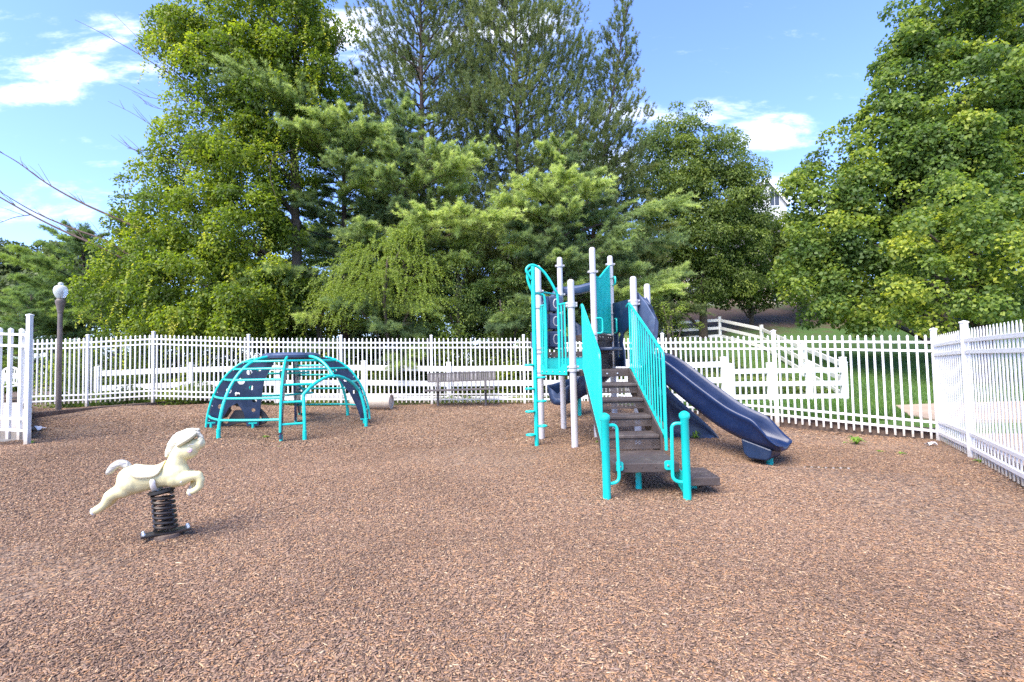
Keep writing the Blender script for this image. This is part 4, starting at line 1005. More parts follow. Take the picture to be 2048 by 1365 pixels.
# navy step on the riser between the decks
q = PT.lerp(PG, .5); n = Vector((.87, -.5, 0))
mb = MB(); mb.prism([q + Vector((-.16, -.30, 1.60)) , q + n * .28 + Vector((-.16, -.24, 1.60)), q + n * .28 + Vector((.12, .2, 1.60)), q + Vector((.13, .24, 1.60))], (0, 0, .06)); mb.build('transfer_step', M['navy_worn'], PS, smooth=0, bevel=.02)
# teal barrier T-G with scooped top, vertical ribs
d = PG - PT; L = d.length; dn = d.normalized(); nn = Vector((-dn.y, dn.x, 0))
top = [(.08, pz(PT, 549)), (.16, pz(PT, 551)), (.24, pz(PT.lerp(PG, .25), 556)), (.34, pz(PT.lerp(PG, .35), 556)), (.5, pz(PT.lerp(PG, .5), 549)), (.68, pz(PT.lerp(PG, .68), 541)), (.84, pz(PT.lerp(PG, .84), 535)), (.95, pz(PG, 532))]
mb = MB(); mb.prism([PT + d * t + Vector((0, 0, z)) for t, z in top] + [PT + d * .95 + Vector((0, 0, Z3 + .03)), PT + d * .08 + Vector((0, 0, Z3 + .03))], nn * .018)
bp_ = mb.build('barrier_panel', M['teal'], PS, smooth=0)
mb = MB(); mb.tube([PT + d * t + Vector((0, 0, z)) for t, z in top], .018, 8); mb.build('top_rail', M['teal'], bp_)
mb = MB()
for k in range(1, 12):
    t = .08 + .87 * k / 12; z = float(np.interp(t, [a for a, b in top], [b for a, b in top])); q = PT + d * t - nn * .014; mb.tube([q + Vector((0, 0, Z3 + .05)), q + Vector((0, 0, z))], .008, 6)
mb.build('balusters', M['teal'], bp_)
# grab loops beside that barrier
for p, y0, y1 in ((PG, 557, 572), (PG, 640, 668), (PT, 638, 668)):
    z1, z0 = pz(p, y0), pz(p, y1); o_ = (PT - PG).normalized() if p is PG else (PG - PT).normalized()
    n2 = Vector((.6, -.8, 0)); q = p + n2 * .06
    mb = MB(); mb.tube(fillet([q + Vector((0,0,z1)), q + n2 * .10 + o_ * .1 + Vector((0,0,z1)), q + n2 * .10 + o_ * .1 + Vector((0,0,z0)), q + Vector((0,0,z0))], .06), .017, 8); mb.build('grab_loop', M['teal'], PS)
# navy panel G-H with hourglass cut-outs
d = PH - PG; zb_, zt_ = Z1 + .03, pz(PG.lerp(PH, .2), 606)
def gh(t, z, w=0): return PG + d * t + Vector((0, 0, z)) + Vector((-d.y, d.x, 0)).normalized() * w
bm = bmesh.new()
o2 = [(.06, zb_), (.36, zb_), (.34, zb_ + .3), (.30, zb_ + .45), (.34, zb_ + .62), (.5, zb_ + .75), (.66, zb_ + .62), (.70, zb_ + .45), (.66, zb_ + .3), (.64, zb_), (.94, zb_), (.94, zt_), (.5, zt_ + .02), (.06, zt_)]
vs = [bm.verts.new((t, z, 0)) for t, z in o2]; ed = [bm.edges.new((vs[i], vs[(i+1) % len(vs)])) for i in range(len(vs))]
hol = [(.2, zb_ + .2, .03), (.2, zb_ + .4, .03), (.22, zb_ + .62, .045), (.8, zb_ + .2, .03), (.8, zb_ + .4, .03), (.78, zb_ + .62, .045)]
for x, z, h in hol:
    hv = [bm.verts.new((x + h*math.cos(2*math.pi*k/12), z + h*math.sin(2*math.pi*k/12), 0)) for k in range(12)]; ed += [bm.edges.new((hv[k], hv[(k+1) % 12])) for k in range(12)]
bmesh.ops.triangle_fill(bm, edges=ed, use_beauty=True)
bmesh.ops.delete(bm, geom=[f for f in bm.faces if all(any(abs((v.co.x-x)**2+(v.co.y-z)**2-h*h) < 1e-5 for x, z, h in hol) for v in f.verts)], context='FACES')
geo = bmesh.ops.extrude_face_region(bm, geom=list(bm.faces)); bmesh.ops.translate(bm, verts=[v for v in geo['geom'] if isinstance(v, bmesh.types.BMVert)], vec=(0, 0, .03)); bmesh.ops.recalc_face_normals(bm, faces=bm.faces)
for v in bm.verts: v.co = gh(v.co.x, v.co.y, v.co.z - .015) - wloc(PS)
me = bpy.data.meshes.new('cutout_panel'); bm.to_mesh(me); bm.free(); me.materials.append(M['navy']); o = bpy.data.objects.new('cutout_panel', me); COL.objects.link(o); o.parent = PS

# ---- stairs
SY0, SX0, SYAW = 5.20, 1.03, .045
def st(x, y, z): return Vector((SX0 + x + SYAW * y, SY0 + y - SYAW * x * .5, z))
SW = .66
lips = [(.72, .503), (1.11, .686), (1.52, .869), (1.93, 1.052)]
def perf(mb, x0, x1, y, z0, z1):
    """riser sheet with rows of punched slots: built as a grid with openings"""
    nx, nz = 15, 6
    xs_ = np.linspace(x0, x1, nx * 2 + 2); zs = np.linspace(z0 + .02, z1 - .045, nz * 2 + 1); zs = np.concatenate([[z0], zs, [z1]])
    for i in range(len(xs_) - 1):
        for j in range(len(zs) - 1):
            row = j - 1; hole = (1 <= j <= nz * 2 - 1) and (row % 2 == 1) and ((i + (row // 2 % 2) * 1) % 2 == 1)
            if hole: continue
            mb.add([st(xs_[i], y, zs[j]), st(xs_[i+1], y, zs[j]), st(xs_[i+1], y, zs[j+1]), st(xs_[i], y, zs[j+1])], [(0, 1, 2, 3)])
SO = bpy.data.objects.new('stairs', None); COL.objects.link(SO); SO.parent = PS; so_w = st(SW / 2, 1.2, .6); SO.location = so_w - PS.location
yb = 2.62
for sx, name in ((-.0, 'stringer'), (SW, 'stringer')):
    mb = MB(); pr = [(.68, .26), (.68, .53), (2.58, Z1 + .03), (2.66, Z1 + .03), (2.66, Z1 - .26), (1.02, .24)]
    mb.prism([st(sx, y, z) for y, z in pr], (.022, 0, 0)); mb.build(name, M['brown'], SO, smooth=0, bevel=.004)
for k, (y, z) in enumerate(lips):
    yn = lips[k+1][0] if k < 3 else yb
    mb = MB(); mb.prism([st(.015, y, z - .02), st(SW - .015, y, z - .02), st(SW - .015, yn - .03, z - .02), st(.015, yn - .03, z - .02)], (0, 0, .04)); mb.build('tread', M['brown'], SO, smooth=0, bevel=.008)
    z0 = .34 if k == 0 else lips[k-1][1] + .05
    mb = MB(); perf(mb, .015, SW - .015, y + .018, z0, z - .01); mb.build('riser', M['brown'], SO, smooth=0, fixn=False)
mb = MB(); mb.prism([st(.0, yb - .02, Z1 - .10), st(SW, yb - .02, Z1 - .10), st(SW, yb - .02, Z1), st(.0, yb - .02, Z1)], (0, .03, 0)); mb.build('top_riser', M['brown'], SO, smooth=0, bevel=.004)
mb = MB(); mb.prism([st(0, yb, Z1 - .045), st(SW, yb, Z1 - .045), st(SW, 2.86, Z1 - .045), st(0, 2.86, Z1 - .045)], (0, 0, .084)); mb.build('top_tread', M['brown'], SO, smooth=0, bevel=.006)
for x in (.18, .32, .48):
    b_ = MB(); b_.lathe([(.016, 0), (.014, .01), (.001, .014)], st(x, yb - .035, Z1 - .055), 10, axis=(0, -1, 0)); b_.build('bolt', M['steel'], SO)
# landing, its leg, side step and bracket
mb = MB(); mb.prism([st(-.01, -.0, .272), st(SW + .0, -.0, .272), st(SW, .78, .272), st(-.01, .78, .272)], (0, 0, .096)); lnd = mb.build('landing', M['brown'], PS, smooth=0, bevel=.008)
mb = MB()
for i in range(22):
    for j in range(13):
        if (i + j) % 2 == 0: q = st(.03 + .6 * i / 21, .04 + .62 * j / 12, .3205); mb.box(q, (.020, .008, .003))
mb.build('grip_pattern', M['brown'], lnd, smooth=0)
for x in (.12, .28, .42, .56):
    b_ = MB(); b_.lathe([(.010, 0), (.008, .004), (.001, .005)], st(x, -.002, .28), 8, axis=(0, -1, 0)); b_.build('bolt', M['brown'], lnd)
mb = MB(); q = st(.30, .30, 0); mb.tube([Vector((q.x, q.y, -.08)), Vector((q.x, q.y, .23))], .034, 12); mb.build('support_leg', M['teal'], lnd)
mb = MB(); mb.prism([st(SW + .05, -.03, .13), st(SW + .40, -.03, .13), st(SW + .40, .46, .13), st(SW + .05, .46, .13)], (0, 0, .085)); ss = mb.build('side_step', M['brown'], PS, smooth=0, bevel=.008)
mb = MB()
for i in range(11):
    for j in range(8):
        if (i + j) % 2 == 0: mb.box(st(SW + .08 + .3 * i / 10, .0 + .42 * j / 7, .1735), (.020, .008, .003))
mb.build('grip_pattern', M['brown'], ss, smooth=0)
mb = MB(); mb.prism([st(SW + .02, -.03, .235), st(SW + .02, .06, .235), st(SW + .02, .4, .235), st(SW + .02, .4, .14), st(SW + .02, -.03, .03), st(SW + .02, -.03, .10)], (.012, 0, 0)); mb.build('bracket', M['teal'], ss, smooth=0)
mb = MB(); q = st(SW + .22, .25, 0); mb.tube([Vector((q.x, q.y, -.1)), Vector((q.x, q.y, .10))], .03, 10); mb.build('support_leg', M['teal'], ss)
# handle posts with caps, grab bars and brackets
for px0, py0, px1, py1, sg in ((1208, 826, 1215, 997, 1), (1368, 822, 1375, 995, -1)):
    b0 = unproj(px1, py1, -.005); Yp = b0.y; zt = at(px0, py0, Yp).z; x = (at(px0, py0, Yp).x + b0.x) / 2
    mb = MB(); r = .041
    mb.lathe([(r, -.12), (r, zt - .085), (r + .012, zt - .07), (r + .014, zt - .05), (r + .012, zt - .03), (r * .8, zt - .012), (r * .4, zt - .003), (.003, zt)], (x, Yp, 0), 20); o = mb.build('handle_post', M['teal'], PS, smooth=40)
    q = Vector((x, Yp, 0)); zz1, zz0 = zt - .13, zt - .70
    mb = MB(); mb.tube(fillet([q + Vector((0, 0, zz1)), q + Vector((sg * .125, .02, zz1 + .005)), q + Vector((sg * .135, .02, zz0 - .005)), q + Vector((0, 0, zz0 - .02))], .075), .0175, 10); mb.build('grab_bar', M['teal'], o)
    mb = MB(); mb.prism([Vector((x + sg * u, SY0 - .02, w)) for u, w in ((.115, .25), (.115, .345), (.175, .345), (.19, .33), (.19, .265), (.175, .25))], (0, .014, 0)); mb.build('bracket', M['teal'], o, smooth=0, bevel=.003)
    b_ = MB(); b_.lathe([(.013, 0), (.011, .007), (.001, .009)], (x + sg * .155, SY0 - .028, .295), 10, axis=(0, -1, 0)); b_.build('bolt', M['steel'], o)
# stair side panels: closely set bars under a sloping rail
for sx, outward in ((-.035, -1), (SW + .045, 1)):
    P = [(yb + .06, Z1 + .02), (yb + .06, 2.25), (yb - .02, 2.28), (.70, 1.44), (.66, 1.38), (.66, .30 if outward < 0 else .36)]
    rail = fillet([st(sx - .0, y, z) for y, z in [(2.86, 2.25), (yb + .02, 2.28), (.67, 1.46), (.67, .33)]], .09)
    mb = MB(); mb.tube(rail, .019, 10); o = mb.build('stair_rail', M['teal'], PS)
    low = [st(sx, 2.78, Z1 + .02), st(sx, 2.58, Z1 + .02), st(sx, .67, .46)]
    mb = MB(); mb.tube(low, .017, 8); mb.build('bottom_rail', M['teal'], o)
    mb = MB(); nb = 15
    for k in range(nb):
        y = .72 + (yb + .04 - .72) * k / (nb - 1)
        zt = float(np.interp(y, [.67, yb + .02], [1.46, 2.28])); z0 = float(np.interp(y, [.67, 2.58], [.46, Z1 + .02]))
        mb.tube([st(sx, y, z0), st(sx, y, zt)], .0105, 8)
        mb.box(st(sx - .0, y, z0), (.03, .045, .03))
    mb.build('balusters', M['teal'], o)

# ---- climbing pole with step discs and the two swan-neck rails
pb = Vector((.372, 8.27, 0)); ptz = pz(pb, 533); CP = MB(); CP.tube([pb + Vector((0, 0, hm(pb.x, pb.y) - .08)), pb + Vector((0, 0, ptz))], .036, 14); cpo = CP.build('climbing_pole', M['teal'], PS)
for k, (py, sg) in enumerate(((869, -1), (852, 1), (823, -1), (803, 1), (778, -1), (756, 1), (731, -1))):
    z = pz(pb, py); c = pb + Vector((sg * .10, -.03, z)); mb = MB()
    mb.lathe([(.045, -.010), (.062, -.018), (.078, -.012), (.082, .002), (.072, .014), (.058, .016), (.042, .008), (.03, .004)], c, 20)
    mb.tube([pb + Vector((0, 0, z - .012)), pb + Vector((sg * .07, -.02, z - .004))], .020, 8); mb.build('step_disc', M['teal'], cpo)
R1, R2 = PD.lerp(PA, .62) + Vector((0, 0, 0)), PD.lerp(PA, .22)
for tgt, ybend, up in ((R1, 592, .0), (R2, 592, -.08)):
    zb2 = pz(tgt, ybend); top = pb + Vector((0, 0, ptz - .02 + up))
    out = (pb - (PD + PA) / 2).normalized()
    ctrl = [pb + out * .03 + Vector((0, 0, ptz - .22)), pb + out * .06 + Vector((-.06, 0, ptz - .06)), top + Vector((.0, 0, .045)), top.lerp(tgt + Vector((0, 0, zb2)), .45) + Vector((0, 0, .14)), tgt + Vector((-.05, -.03, zb2 + .10)), tgt + Vector((0, 0, zb2 - .12)), tgt + Vector((0, 0, Z1 - .02))]
    if up: ctrl = [top + Vector((-.09, 0, -.02)), top + Vector((-.08, 0, -.16)), top + Vector((.0, .06, -.33)), tgt + Vector((-.09, -.05, zb2 + .02)), tgt + Vector((0, 0, zb2 - .14)), tgt + Vector((0, 0, Z1 - .02))]; ctrl.insert(0, top + Vector((-.02, 0, .05)))
    mb = MB(); mb.tube(spline(ctrl, 8), .022, 10); o = mb.build('swan_neck_rail', M['teal'], PS)
for a, b, tn in ((R1, PA, 'entrance_rail'), (PD, R2, 'entrance_rail')):
    z1 = pz(a, 611 if a is R1 else 614); mb = MB(); mb.tube([a + Vector((0, 0, z1)), b + Vector((0, 0, z1))], .019, 8); mb.tube([a + Vector((0, 0, Z1 + .03)), b + Vector((0, 0, Z1 + .03))], .015, 8); o = mb.build(tn, M['teal'], PS)
    mb = MB()
    for t in (.25, .5, .78): q = a.lerp(b, t); mb.tube([q + Vector((0, 0, Z1 + .03)), q + Vector((0, 0, z1))], .014, 8)
    mb.build('balusters', M['teal'], o)
n = Vector((-(PA - PD).y, (PA - PD).x, 0)).normalized()
mb = MB(); a, b = PD.lerp(PA, .1) - n * .045, PD.lerp(PA, .9) - n * .045; mb.prism([a + Vector((0,0,Z1 - .07)), b + Vector((0,0,Z1 - .07)), b + Vector((0,0,Z1 + .10)), PD.lerp(PA, .78) - n * .045 + Vector((0,0,Z1 + .10)), PD.lerp(PA, .70) - n * .045 + Vector((0,0,Z1 + .03)), PD.lerp(PA, .25) - n * .045 + Vector((0,0,Z1 + .03)), PD.lerp(PA, .18) - n * .045 + Vector((0,0,Z1 + .10)), a + Vector((0,0,Z1 + .10))], n * .012); ep = mb.build('entrance_plate', M['teal'], PS, smooth=0)
for t in (.16, .3, .5, .7, .84):
    b_ = MB(); b_.lathe([(.014, 0), (.012, .008), (.001, .011)], PD.lerp(PA, t) - n * .053 + Vector((0, 0, Z1 - .02)), 8, axis=-n); b_.build('bolt', M['steel'], ep)
# ---- game blocks turning on two bars between D and E
BP = bpy.data.objects.new('game_panel', None); COL.objects.link(BP); BP.parent = PS; BP.location = PD.lerp(PE, .4) + Vector((0, 0, 2.1)) - PS.location
for py in (587, 698):
    mb = MB(); mb.tube([PD + Vector((0, 0, pz(PD, py - 3))), PE + Vector((0, 0, pz(PE, py + 4)))], .018, 8); mb.build('bar', M['teal'], BP)
yaw = R(14)
for col, (pxc, Yc) in enumerate(((1080, 9.22), (1108, 9.42))):
    axis = MB()
    for row, (y0, y1) in enumerate(((594, 625), (628.5, 660), (663.5, 696))):
        c = at(pxc, (y0 + y1) / 2, Yc); h = (y1 - y0) * Yc / 2000; mb = MB(); Mz = Matrix.Rotation(yaw, 3, 'Z')
        mb.box(c, (h * 1.9, h * 1.7, h * 2), Mz); blk = mb.build('game_block', M['navy_worn'], BP, smooth=40, bevel=.025)
        for sg in (-1, 1):
            f = Mz @ Vector((0, -sg, 0)); u = Mz @ Vector((1, 0, 0)); q = c + f * (h * .85)
            l = MB()
            if col == 1: l.tube([q + u * (.052 * math.cos(a)) + Vector((0, 0, .085 * math.sin(a))) for a in np.linspace(0, 2*math.pi, 24, endpoint=False)], .012, 6, closed=True)
            else:
                for s2 in (-1, 1): l.bar(q - u * .06 * s2 - Vector((0, 0, .085)), q + u * .06 * s2 + Vector((0, 0, .085)), .018, .022, up=f)
            l.build('letter', M['grey_post'], blk)
        axis.tube([c + Vector((0, 0, -h - .02)), c + Vector((0, 0, h + .02))], .025, 10)
    axis.build('spindle', M['black'], BP)

# ---- navy slide from the B-H side
A0 = Vector((2.16, 8.58, 0)); A1 = Vector((3.74, 6.92, 0))
ts = [0, .08, .2, .4, .65, .84, .94, 1.0]; zs = [1.25, 1.24, 1.14, .78, .37, .20, .17, .13]
pts = []
for t in np.linspace(0, 1, 26):
    p = A0.lerp(A1, t); p.z = float(np.interp(t, ts, zs)); pts.append(p)
for _ in range(3):
    for i in range(1, 25): pts[i].z = (pts[i-1].z + 2 * pts[i].z + pts[i+1].z) / 4
def sprof(t, hk=1.08, ws=.82):
    k = min(1, .55 + t * 4) if t < .12 else (1 if t < .80 else 1 - .88 * sstep((t - .80) / .20)); k = float(k) * hk; w = 1 + .10 * float(sstep((t - .8) / .2))
    P = [(-.20,-.07),(.20,-.07),(.29,.02),(.315,.20*k),(.352,.225*k+.01),(.362,.262*k+.02),(.332,.285*k+.02),(.298,.265*k+.015),(.27,.10*k),(.235,.05*k),(.17,.0),(-.17,.0),(-.235,.05*k),(-.27,.10*k),(-.298,.265*k+.015),(-.332,.285*k+.02),(-.362,.262*k+.02),(-.352,.225*k+.01),(-.315,.20*k),(-.29,.02)]
    return [(a * w * ws, b) for a, b in P]
mb = MB(); mb.sweep(sprof, pts); sl = mb.build('slide', M['slide_navy'], PS, smooth=60, sub=1)
# exit foot and teal leg
mb = MB(); q = A0.lerp(A1, .87); d = (A1 - A0).normalized(); sdv = Vector((d.y, -d.x, 0))
mb.prism([q + d * u + Vector((0, 0, w)) for u, w in ((-.24, .24), (-.21, .03), (-.14, -.03), (.09, -.04), (.15, .0), (.17, .12))], sdv * .40); mb.build('exit_foot', M['navy'], sl, smooth=0, bevel=.02)
mb = MB(); q2 = A0.lerp(A1, .90); mb.tube([Vector((q2.x, q2.y, -.3)), Vector((q2.x, q2.y, .05))], .045, 14); mb.build('support_leg', M['teal'], sl)
# entrance hood: two flared side wings and a crossbar
hl_, hr_ = PB_.lerp(PH, .1), PB_.lerp(PH, .9)
nrm = Vector((.87, -.5, 0))
def wing(base, flare, name, ku=1.0):
    zt = [pz(base, 592), pz(base, 600)]
    def W(u, z, o=0): return base + nrm * (u * ku) + Vector((0, 0, z)) + flare * o
    mb = MB(); pr = [(-.03, 1.27, 0), (-.03, 2.33, 0), (.06, 2.50, .03), (.30, 2.28, .12), (.50, 2.03, .22), (.46, 1.82, .2), (.30, 1.50, .1), (.22, 1.30, .02)]
    mb.prism([W(*p) for p in pr], flare * .05); return mb.build(name, M['navy_worn'], PS, smooth=0, bevel=.018)
ax = (PH - PB_).normalized()
w1 = wing(PB_.lerp(PH, .13), -ax, 'slide_hood_wing', .72); w2 = wing(PB_.lerp(PH, .80), ax * .3, 'slide_hood_wing', .42)
mb = MB(); a, b = PB_.lerp(PH, .13) + nrm * .03, PB_.lerp(PH, .80) + nrm * .02
mb.prism([a + Vector((0,0,2.44)), a + nrm * .20 + Vector((0,0,2.27)), b + nrm * .12 + Vector((0,0,2.27)), b + Vector((0,0,2.44))], (0, 0, .05)); mb.build('slide_hood', M['navy_worn'], PS, smooth=0, bevel=.02)

# ---- navy climbing wall curving down from the deck to the chips behind the slide
c0, c1 = PH + Vector((-.10, -.16, 0)), PH + Vector((-.02, .1, 0))
mb = MB(); nu, nv = 14, 9; vs = []
for i in range(nu):
    u = i / (nu - 1)
    for j in range(nv):
        v = j / (nv - 1)
        base = Vector((2.62 + .88 * u ** 1.25, 8.72 + .30 * (1 - v) - .1 * u, 0)) if False else None
        x = 2.30 + .26 * v + (1.02 * u ** 1.9) * (.55 + .45 * v); y = 9.18 - .42 * v + .10 * math.sin(u * 5) - .02 * u; z = (Z1 + .02) * (1 - u) ** .72 - .08 * u
        z += .035 * math.sin(6 * u + 4 * v) * (1 - v) * u
        vs.append((x, y, z))
mb.add(vs, [(i*nv+j, (i+1)*nv+j, (i+1)*nv+j+1, i*nv+j+1) for i in range(nu-1) for j in range(nv-1)])
# front skirt down to the ground
o_ = len(mb.v); 
sk = []
for i in range(nu):
    p = Vector(vs[i*nv+nv-1]); sk.append(p); 
lo = [Vector((p.x + (.12 if p.z > .3 else .05) * (1 - i / nu), p.y - .05, -.06 + 0 * p.z)) for i, p in enumerate(sk)]
mid = [p.lerp(q, .5) + Vector((0, .07, 0)) for p, q in zip(sk, lo)]
mb.add(sk + mid + lo, [(i, i+1, nu+i+1, nu+i) for i in range(nu-1)] + [(nu+i, nu+i+1, 2*nu+i+1, 2*nu+i) for i in range(nu-1)])
cw = mb.build('climbing_wall', M['navy'], PS, smooth=60, sub=1, fixn=False); so = cw.modifiers.new('solid', 'SOLIDIFY'); so.thickness = .03
for px, py in ((1319, 783), (1345, 820), (1330, 850)):
    q = at(px, py, 8.66); mb = MB(); mb.lathe([(.015, -.05), (.05, -.02), (.085, 0), (.08, .012), (.04, .02), (.002, .022)], q, 16, axis=(.75, -.6, .2))
    if px == 1319: mb.build('hand_hold', M['teal'], cw)
# ---- curved slide at the back: chute, hood
cp = spline([Vector((1.45, 9.95, 1.86)), Vector((1.75, 10.45, 1.70)), Vector((2.05, 10.95, 1.28)), Vector((1.95, 11.35, .92)), Vector((1.55, 11.45, .66)), Vector((1.15, 11.25, .52)), Vector((.98, 11.05, .50))], 6)
mb = MB(); mb.sweep(lambda t: [(a * 1.0, b * 1.25) for a, b in sprof(min(.75, t + .1), 1.0)], cp); bs = mb.build('curved_slide', M['navy'], PS, smooth=60, sub=1)
mb = MB(); mb.tube([(1.5, 11.4, -.1), (1.5, 11.4, .6)], .045, 12); mb.build('support_leg', M['teal'], bs)
ha, hb2 = at(1108, 586, 10.15), at(1186, 577, 10.1)
mb = MB()
hp_ = [ha + Vector((0, 0, -.5)), ha + Vector((-.02, 0, -.2)), ha + Vector((.08, 0, .02)), ha.lerp(hb2, .3) + Vector((0, -.05, .0)), ha.lerp(hb2, .65) + Vector((0, -.05, .0)), hb2 + Vector((0, 0, .03)), hb2 + Vector((.14, 0, -.12)), hb2 + Vector((.18, 0, -.6))]
mb.sweep(lambda t: [(-.12, -.08), (-.04, -.1), (.1, -.1), (.12, .05), (.06, .09), (-.08, .09), (-.12, .04)], spline(hp_, 5)); mb.build('tunnel_hood', M['navy_worn'], PS, smooth=60, sub=1)
# ------------------------------------------------------------------ foliage helpers
def rnd_dirs(n):
    v = RNG.normal(size=(n, 3)); return unit(v)
def leaf_quads(C, D, Nn, L, W, fold=.18):
    """leaf-shaped folded quads: centre, axis, normal, length, width -> verts (n*4,3)"""
    D = unit(D); S = unit(np.cross(D, Nn)); Nn = unit(np.cross(S, D)); L = L[:, None]; W = W[:, None]
    a = C - D * L * .5; b = C + S * W * .5 + Nn * W * fold - D * L * .05; c = C + D * L * .5 - Nn * L * .12; d = C - S * W * .5 + Nn * W * fold - D * L * .05
    return np.stack([a, b, c, d], 1).reshape(-1, 3)
def lumps(blobs, per_m2, rlo, rhi, jit=.18):
    """break big crown ellipsoids (cx,cy,cz,rx,ry,rz) into many small leaf masses on and in them"""
    out = []
    for (cx, cy, cz, rx, ry, rz) in blobs:
        area = 4 * math.pi * ((rx*ry)**1.6 / 3 + (rx*rz)**1.6 / 3 + (ry*rz)**1.6 / 3) ** (1/1.6)
        n = max(4, int(area * per_m2)); d = rnd_dirs(n); rad = .55 + .5 * RNG.random(n) ** .7
        c = np.array([cx, cy, cz]) + d * np.array([rx, ry, rz]) * rad[:, None] + RNG.normal(0, jit, (n, 3))
        r = rlo + (rhi - rlo) * RNG.random(n)
        out.append(np.concatenate([c, r[:, None], d], 1))
    return np.concatenate(out)
def leaves_on_lumps(L, n_per_m2, size, asp, droop=.5, squash=.75, tipbias=.25, tint0=.35, tvar=.35, upb=.5):
    """leaf sprays covering the outside of each lump, facing out and up"""
    C, D, NN, LL, WW, T = [], [], [], [], [], []
    for c0, c1, c2, r, dx, dy, dz in L:
        n = max(6, int(4 * math.pi * r * r * n_per_m2)); d = rnd_dirs(n); d[:, 2] += .25; d = unit(d + .45 * np.array([dx, dy, dz]))
        rad = r * (.45 + .6 * RNG.random(n) ** .6)
        p = np.array([c0, c1, c2]) + d * rad[:, None] * np.array([1, 1, squash])
        ax = unit(d * .7 + RNG.normal(0, .6, (n, 3)) + np.array([0, 0, -droop]))
        nn = unit(d * .6 + np.array([0, 0, upb]) + RNG.normal(0, .45, (n, 3)))
        s = size * (.6 + .75 * RNG.random(n))
        t = tint0 + tvar * (RNG.random() - .5) + tipbias * (rad / r - .7)
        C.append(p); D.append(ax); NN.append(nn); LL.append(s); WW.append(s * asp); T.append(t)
    C = np.concatenate(C); D = np.concatenate(D); NN = np.concatenate(NN); LL = np.concatenate(LL); WW = np.concatenate(WW); T = np.concatenate(T)
    return leaf_quads(C, D, NN, LL, WW), np.repeat(np.clip(T, .02, .98), 4)
def strands(starts, n_leaf, length, size, asp, out=0.3, tint=.7):
    """hanging or arching leafy shoots"""
    Vs, Ts = [], []
    for (x, y, z, ox, oy, up) in starts:
        Ls = length * (.55 + .7 * RNG.random()); n = int(n_leaf * Ls / length); t = np.linspace(0, 1, n)
        px = x + ox * Ls * t + .06 * np.sin(t * 7 + x * 5); py = y + oy * Ls * t + .05 * np.cos(t * 6 + x * 3); pz = z + up * Ls * t - Ls * (.75 + up * .4) * t * t
        P = np.stack([px, py, pz], 1) + RNG.normal(0, size * .35, (n, 3))
        tg = unit(np.gradient(P, axis=0)); sd = np.where(np.arange(n) % 2 == 0, 1, -1)[:, None]
        ax = unit(tg * .4 + sd * np.cross(tg, np.array([0, 1, 0.2])) + RNG.normal(0, .35, (n, 3)))
        nn = unit(np.array([0, -.5, .8]) + RNG.normal(0, .4, (n, 3))); s = size * (.65 + .6 * RNG.random(n))
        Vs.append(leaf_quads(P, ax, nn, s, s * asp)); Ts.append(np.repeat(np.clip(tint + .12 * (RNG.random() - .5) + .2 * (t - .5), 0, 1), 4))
    return np.concatenate(Vs), np.concatenate(Ts)
def PX(px, py, Y, rx, ry, dep=None):
    """ellipsoid from measured centre and half sizes at distance Y"""
    c = at(px, py, Y); k = Y / 1000; return (c.x, c.y, c.z, rx * k, (dep if dep else (rx + ry) / 2 * k * .8), ry * k)
def trunk(e, base, path, r0, r1, mat, limbs=()):
    mb = MB(); P = spline([Vector(p) for p in path], 5); n = len(P)
    mb.tube(P, [r0 + (r1 - r0) * (i / (n - 1)) ** .8 for i in range(n)], 12); o = mb.build('trunk', mat, e, smooth=60)
    for pts, ra, rb in limbs:
        m2 = MB(); Q = spline([Vector(p) for p in pts], 4); k = len(Q); m2.tube(Q, [ra + (rb - ra) * i / (k - 1) for i in range(k)], 8); m2.build('limb', mat, e, smooth=60)
    return o
def autolimbs(top, blobs, r):
    out = []
    for (cx, cy, cz, rx, ry, rz) in blobs:
        a = Vector(top(min(cz - .6, cz))); b = Vector((cx, cy, cz)); m_ = a.lerp(b, .5) + Vector((0, 0, .25)); out.append(([a, m_, b], r, .03))
    return out
def leafy_tree(name, label, blobs, Y, basepx, zb, mat, per_lump, rl, dens, size, asp, group, r0=.22, cat='tree', bark=None, limbs=True, extra=None, **kw):
    bx = at(basepx, 700, Y).x; zb = hl(bx, Y) if zb is None else zb
    e = empty(name, (bx, Y, zb), label, cat, group)
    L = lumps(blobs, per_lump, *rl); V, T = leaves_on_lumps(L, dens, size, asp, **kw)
    if extra is not None: V = np.concatenate([V, extra[0]]); T = np.concatenate([T, extra[1]])
    arrmesh('crown', V, 4, mat, e, T)
    tops = max(b[2] for b in blobs)
    tp = lambda z: (bx + (.15 * math.sin(z)), Y, max(zb + .5, z - 1.2))
    trunk(e, None, [(bx, Y, zb - .2), (bx + .05, Y, zb + (tops - zb) * .3), (bx - .08, Y, zb + (tops - zb) * .65), (bx + .05, Y, tops - .3)], r0, .04, bark or M['bark'], autolimbs(tp, blobs, r0 * .35) if limbs else ())
    return e

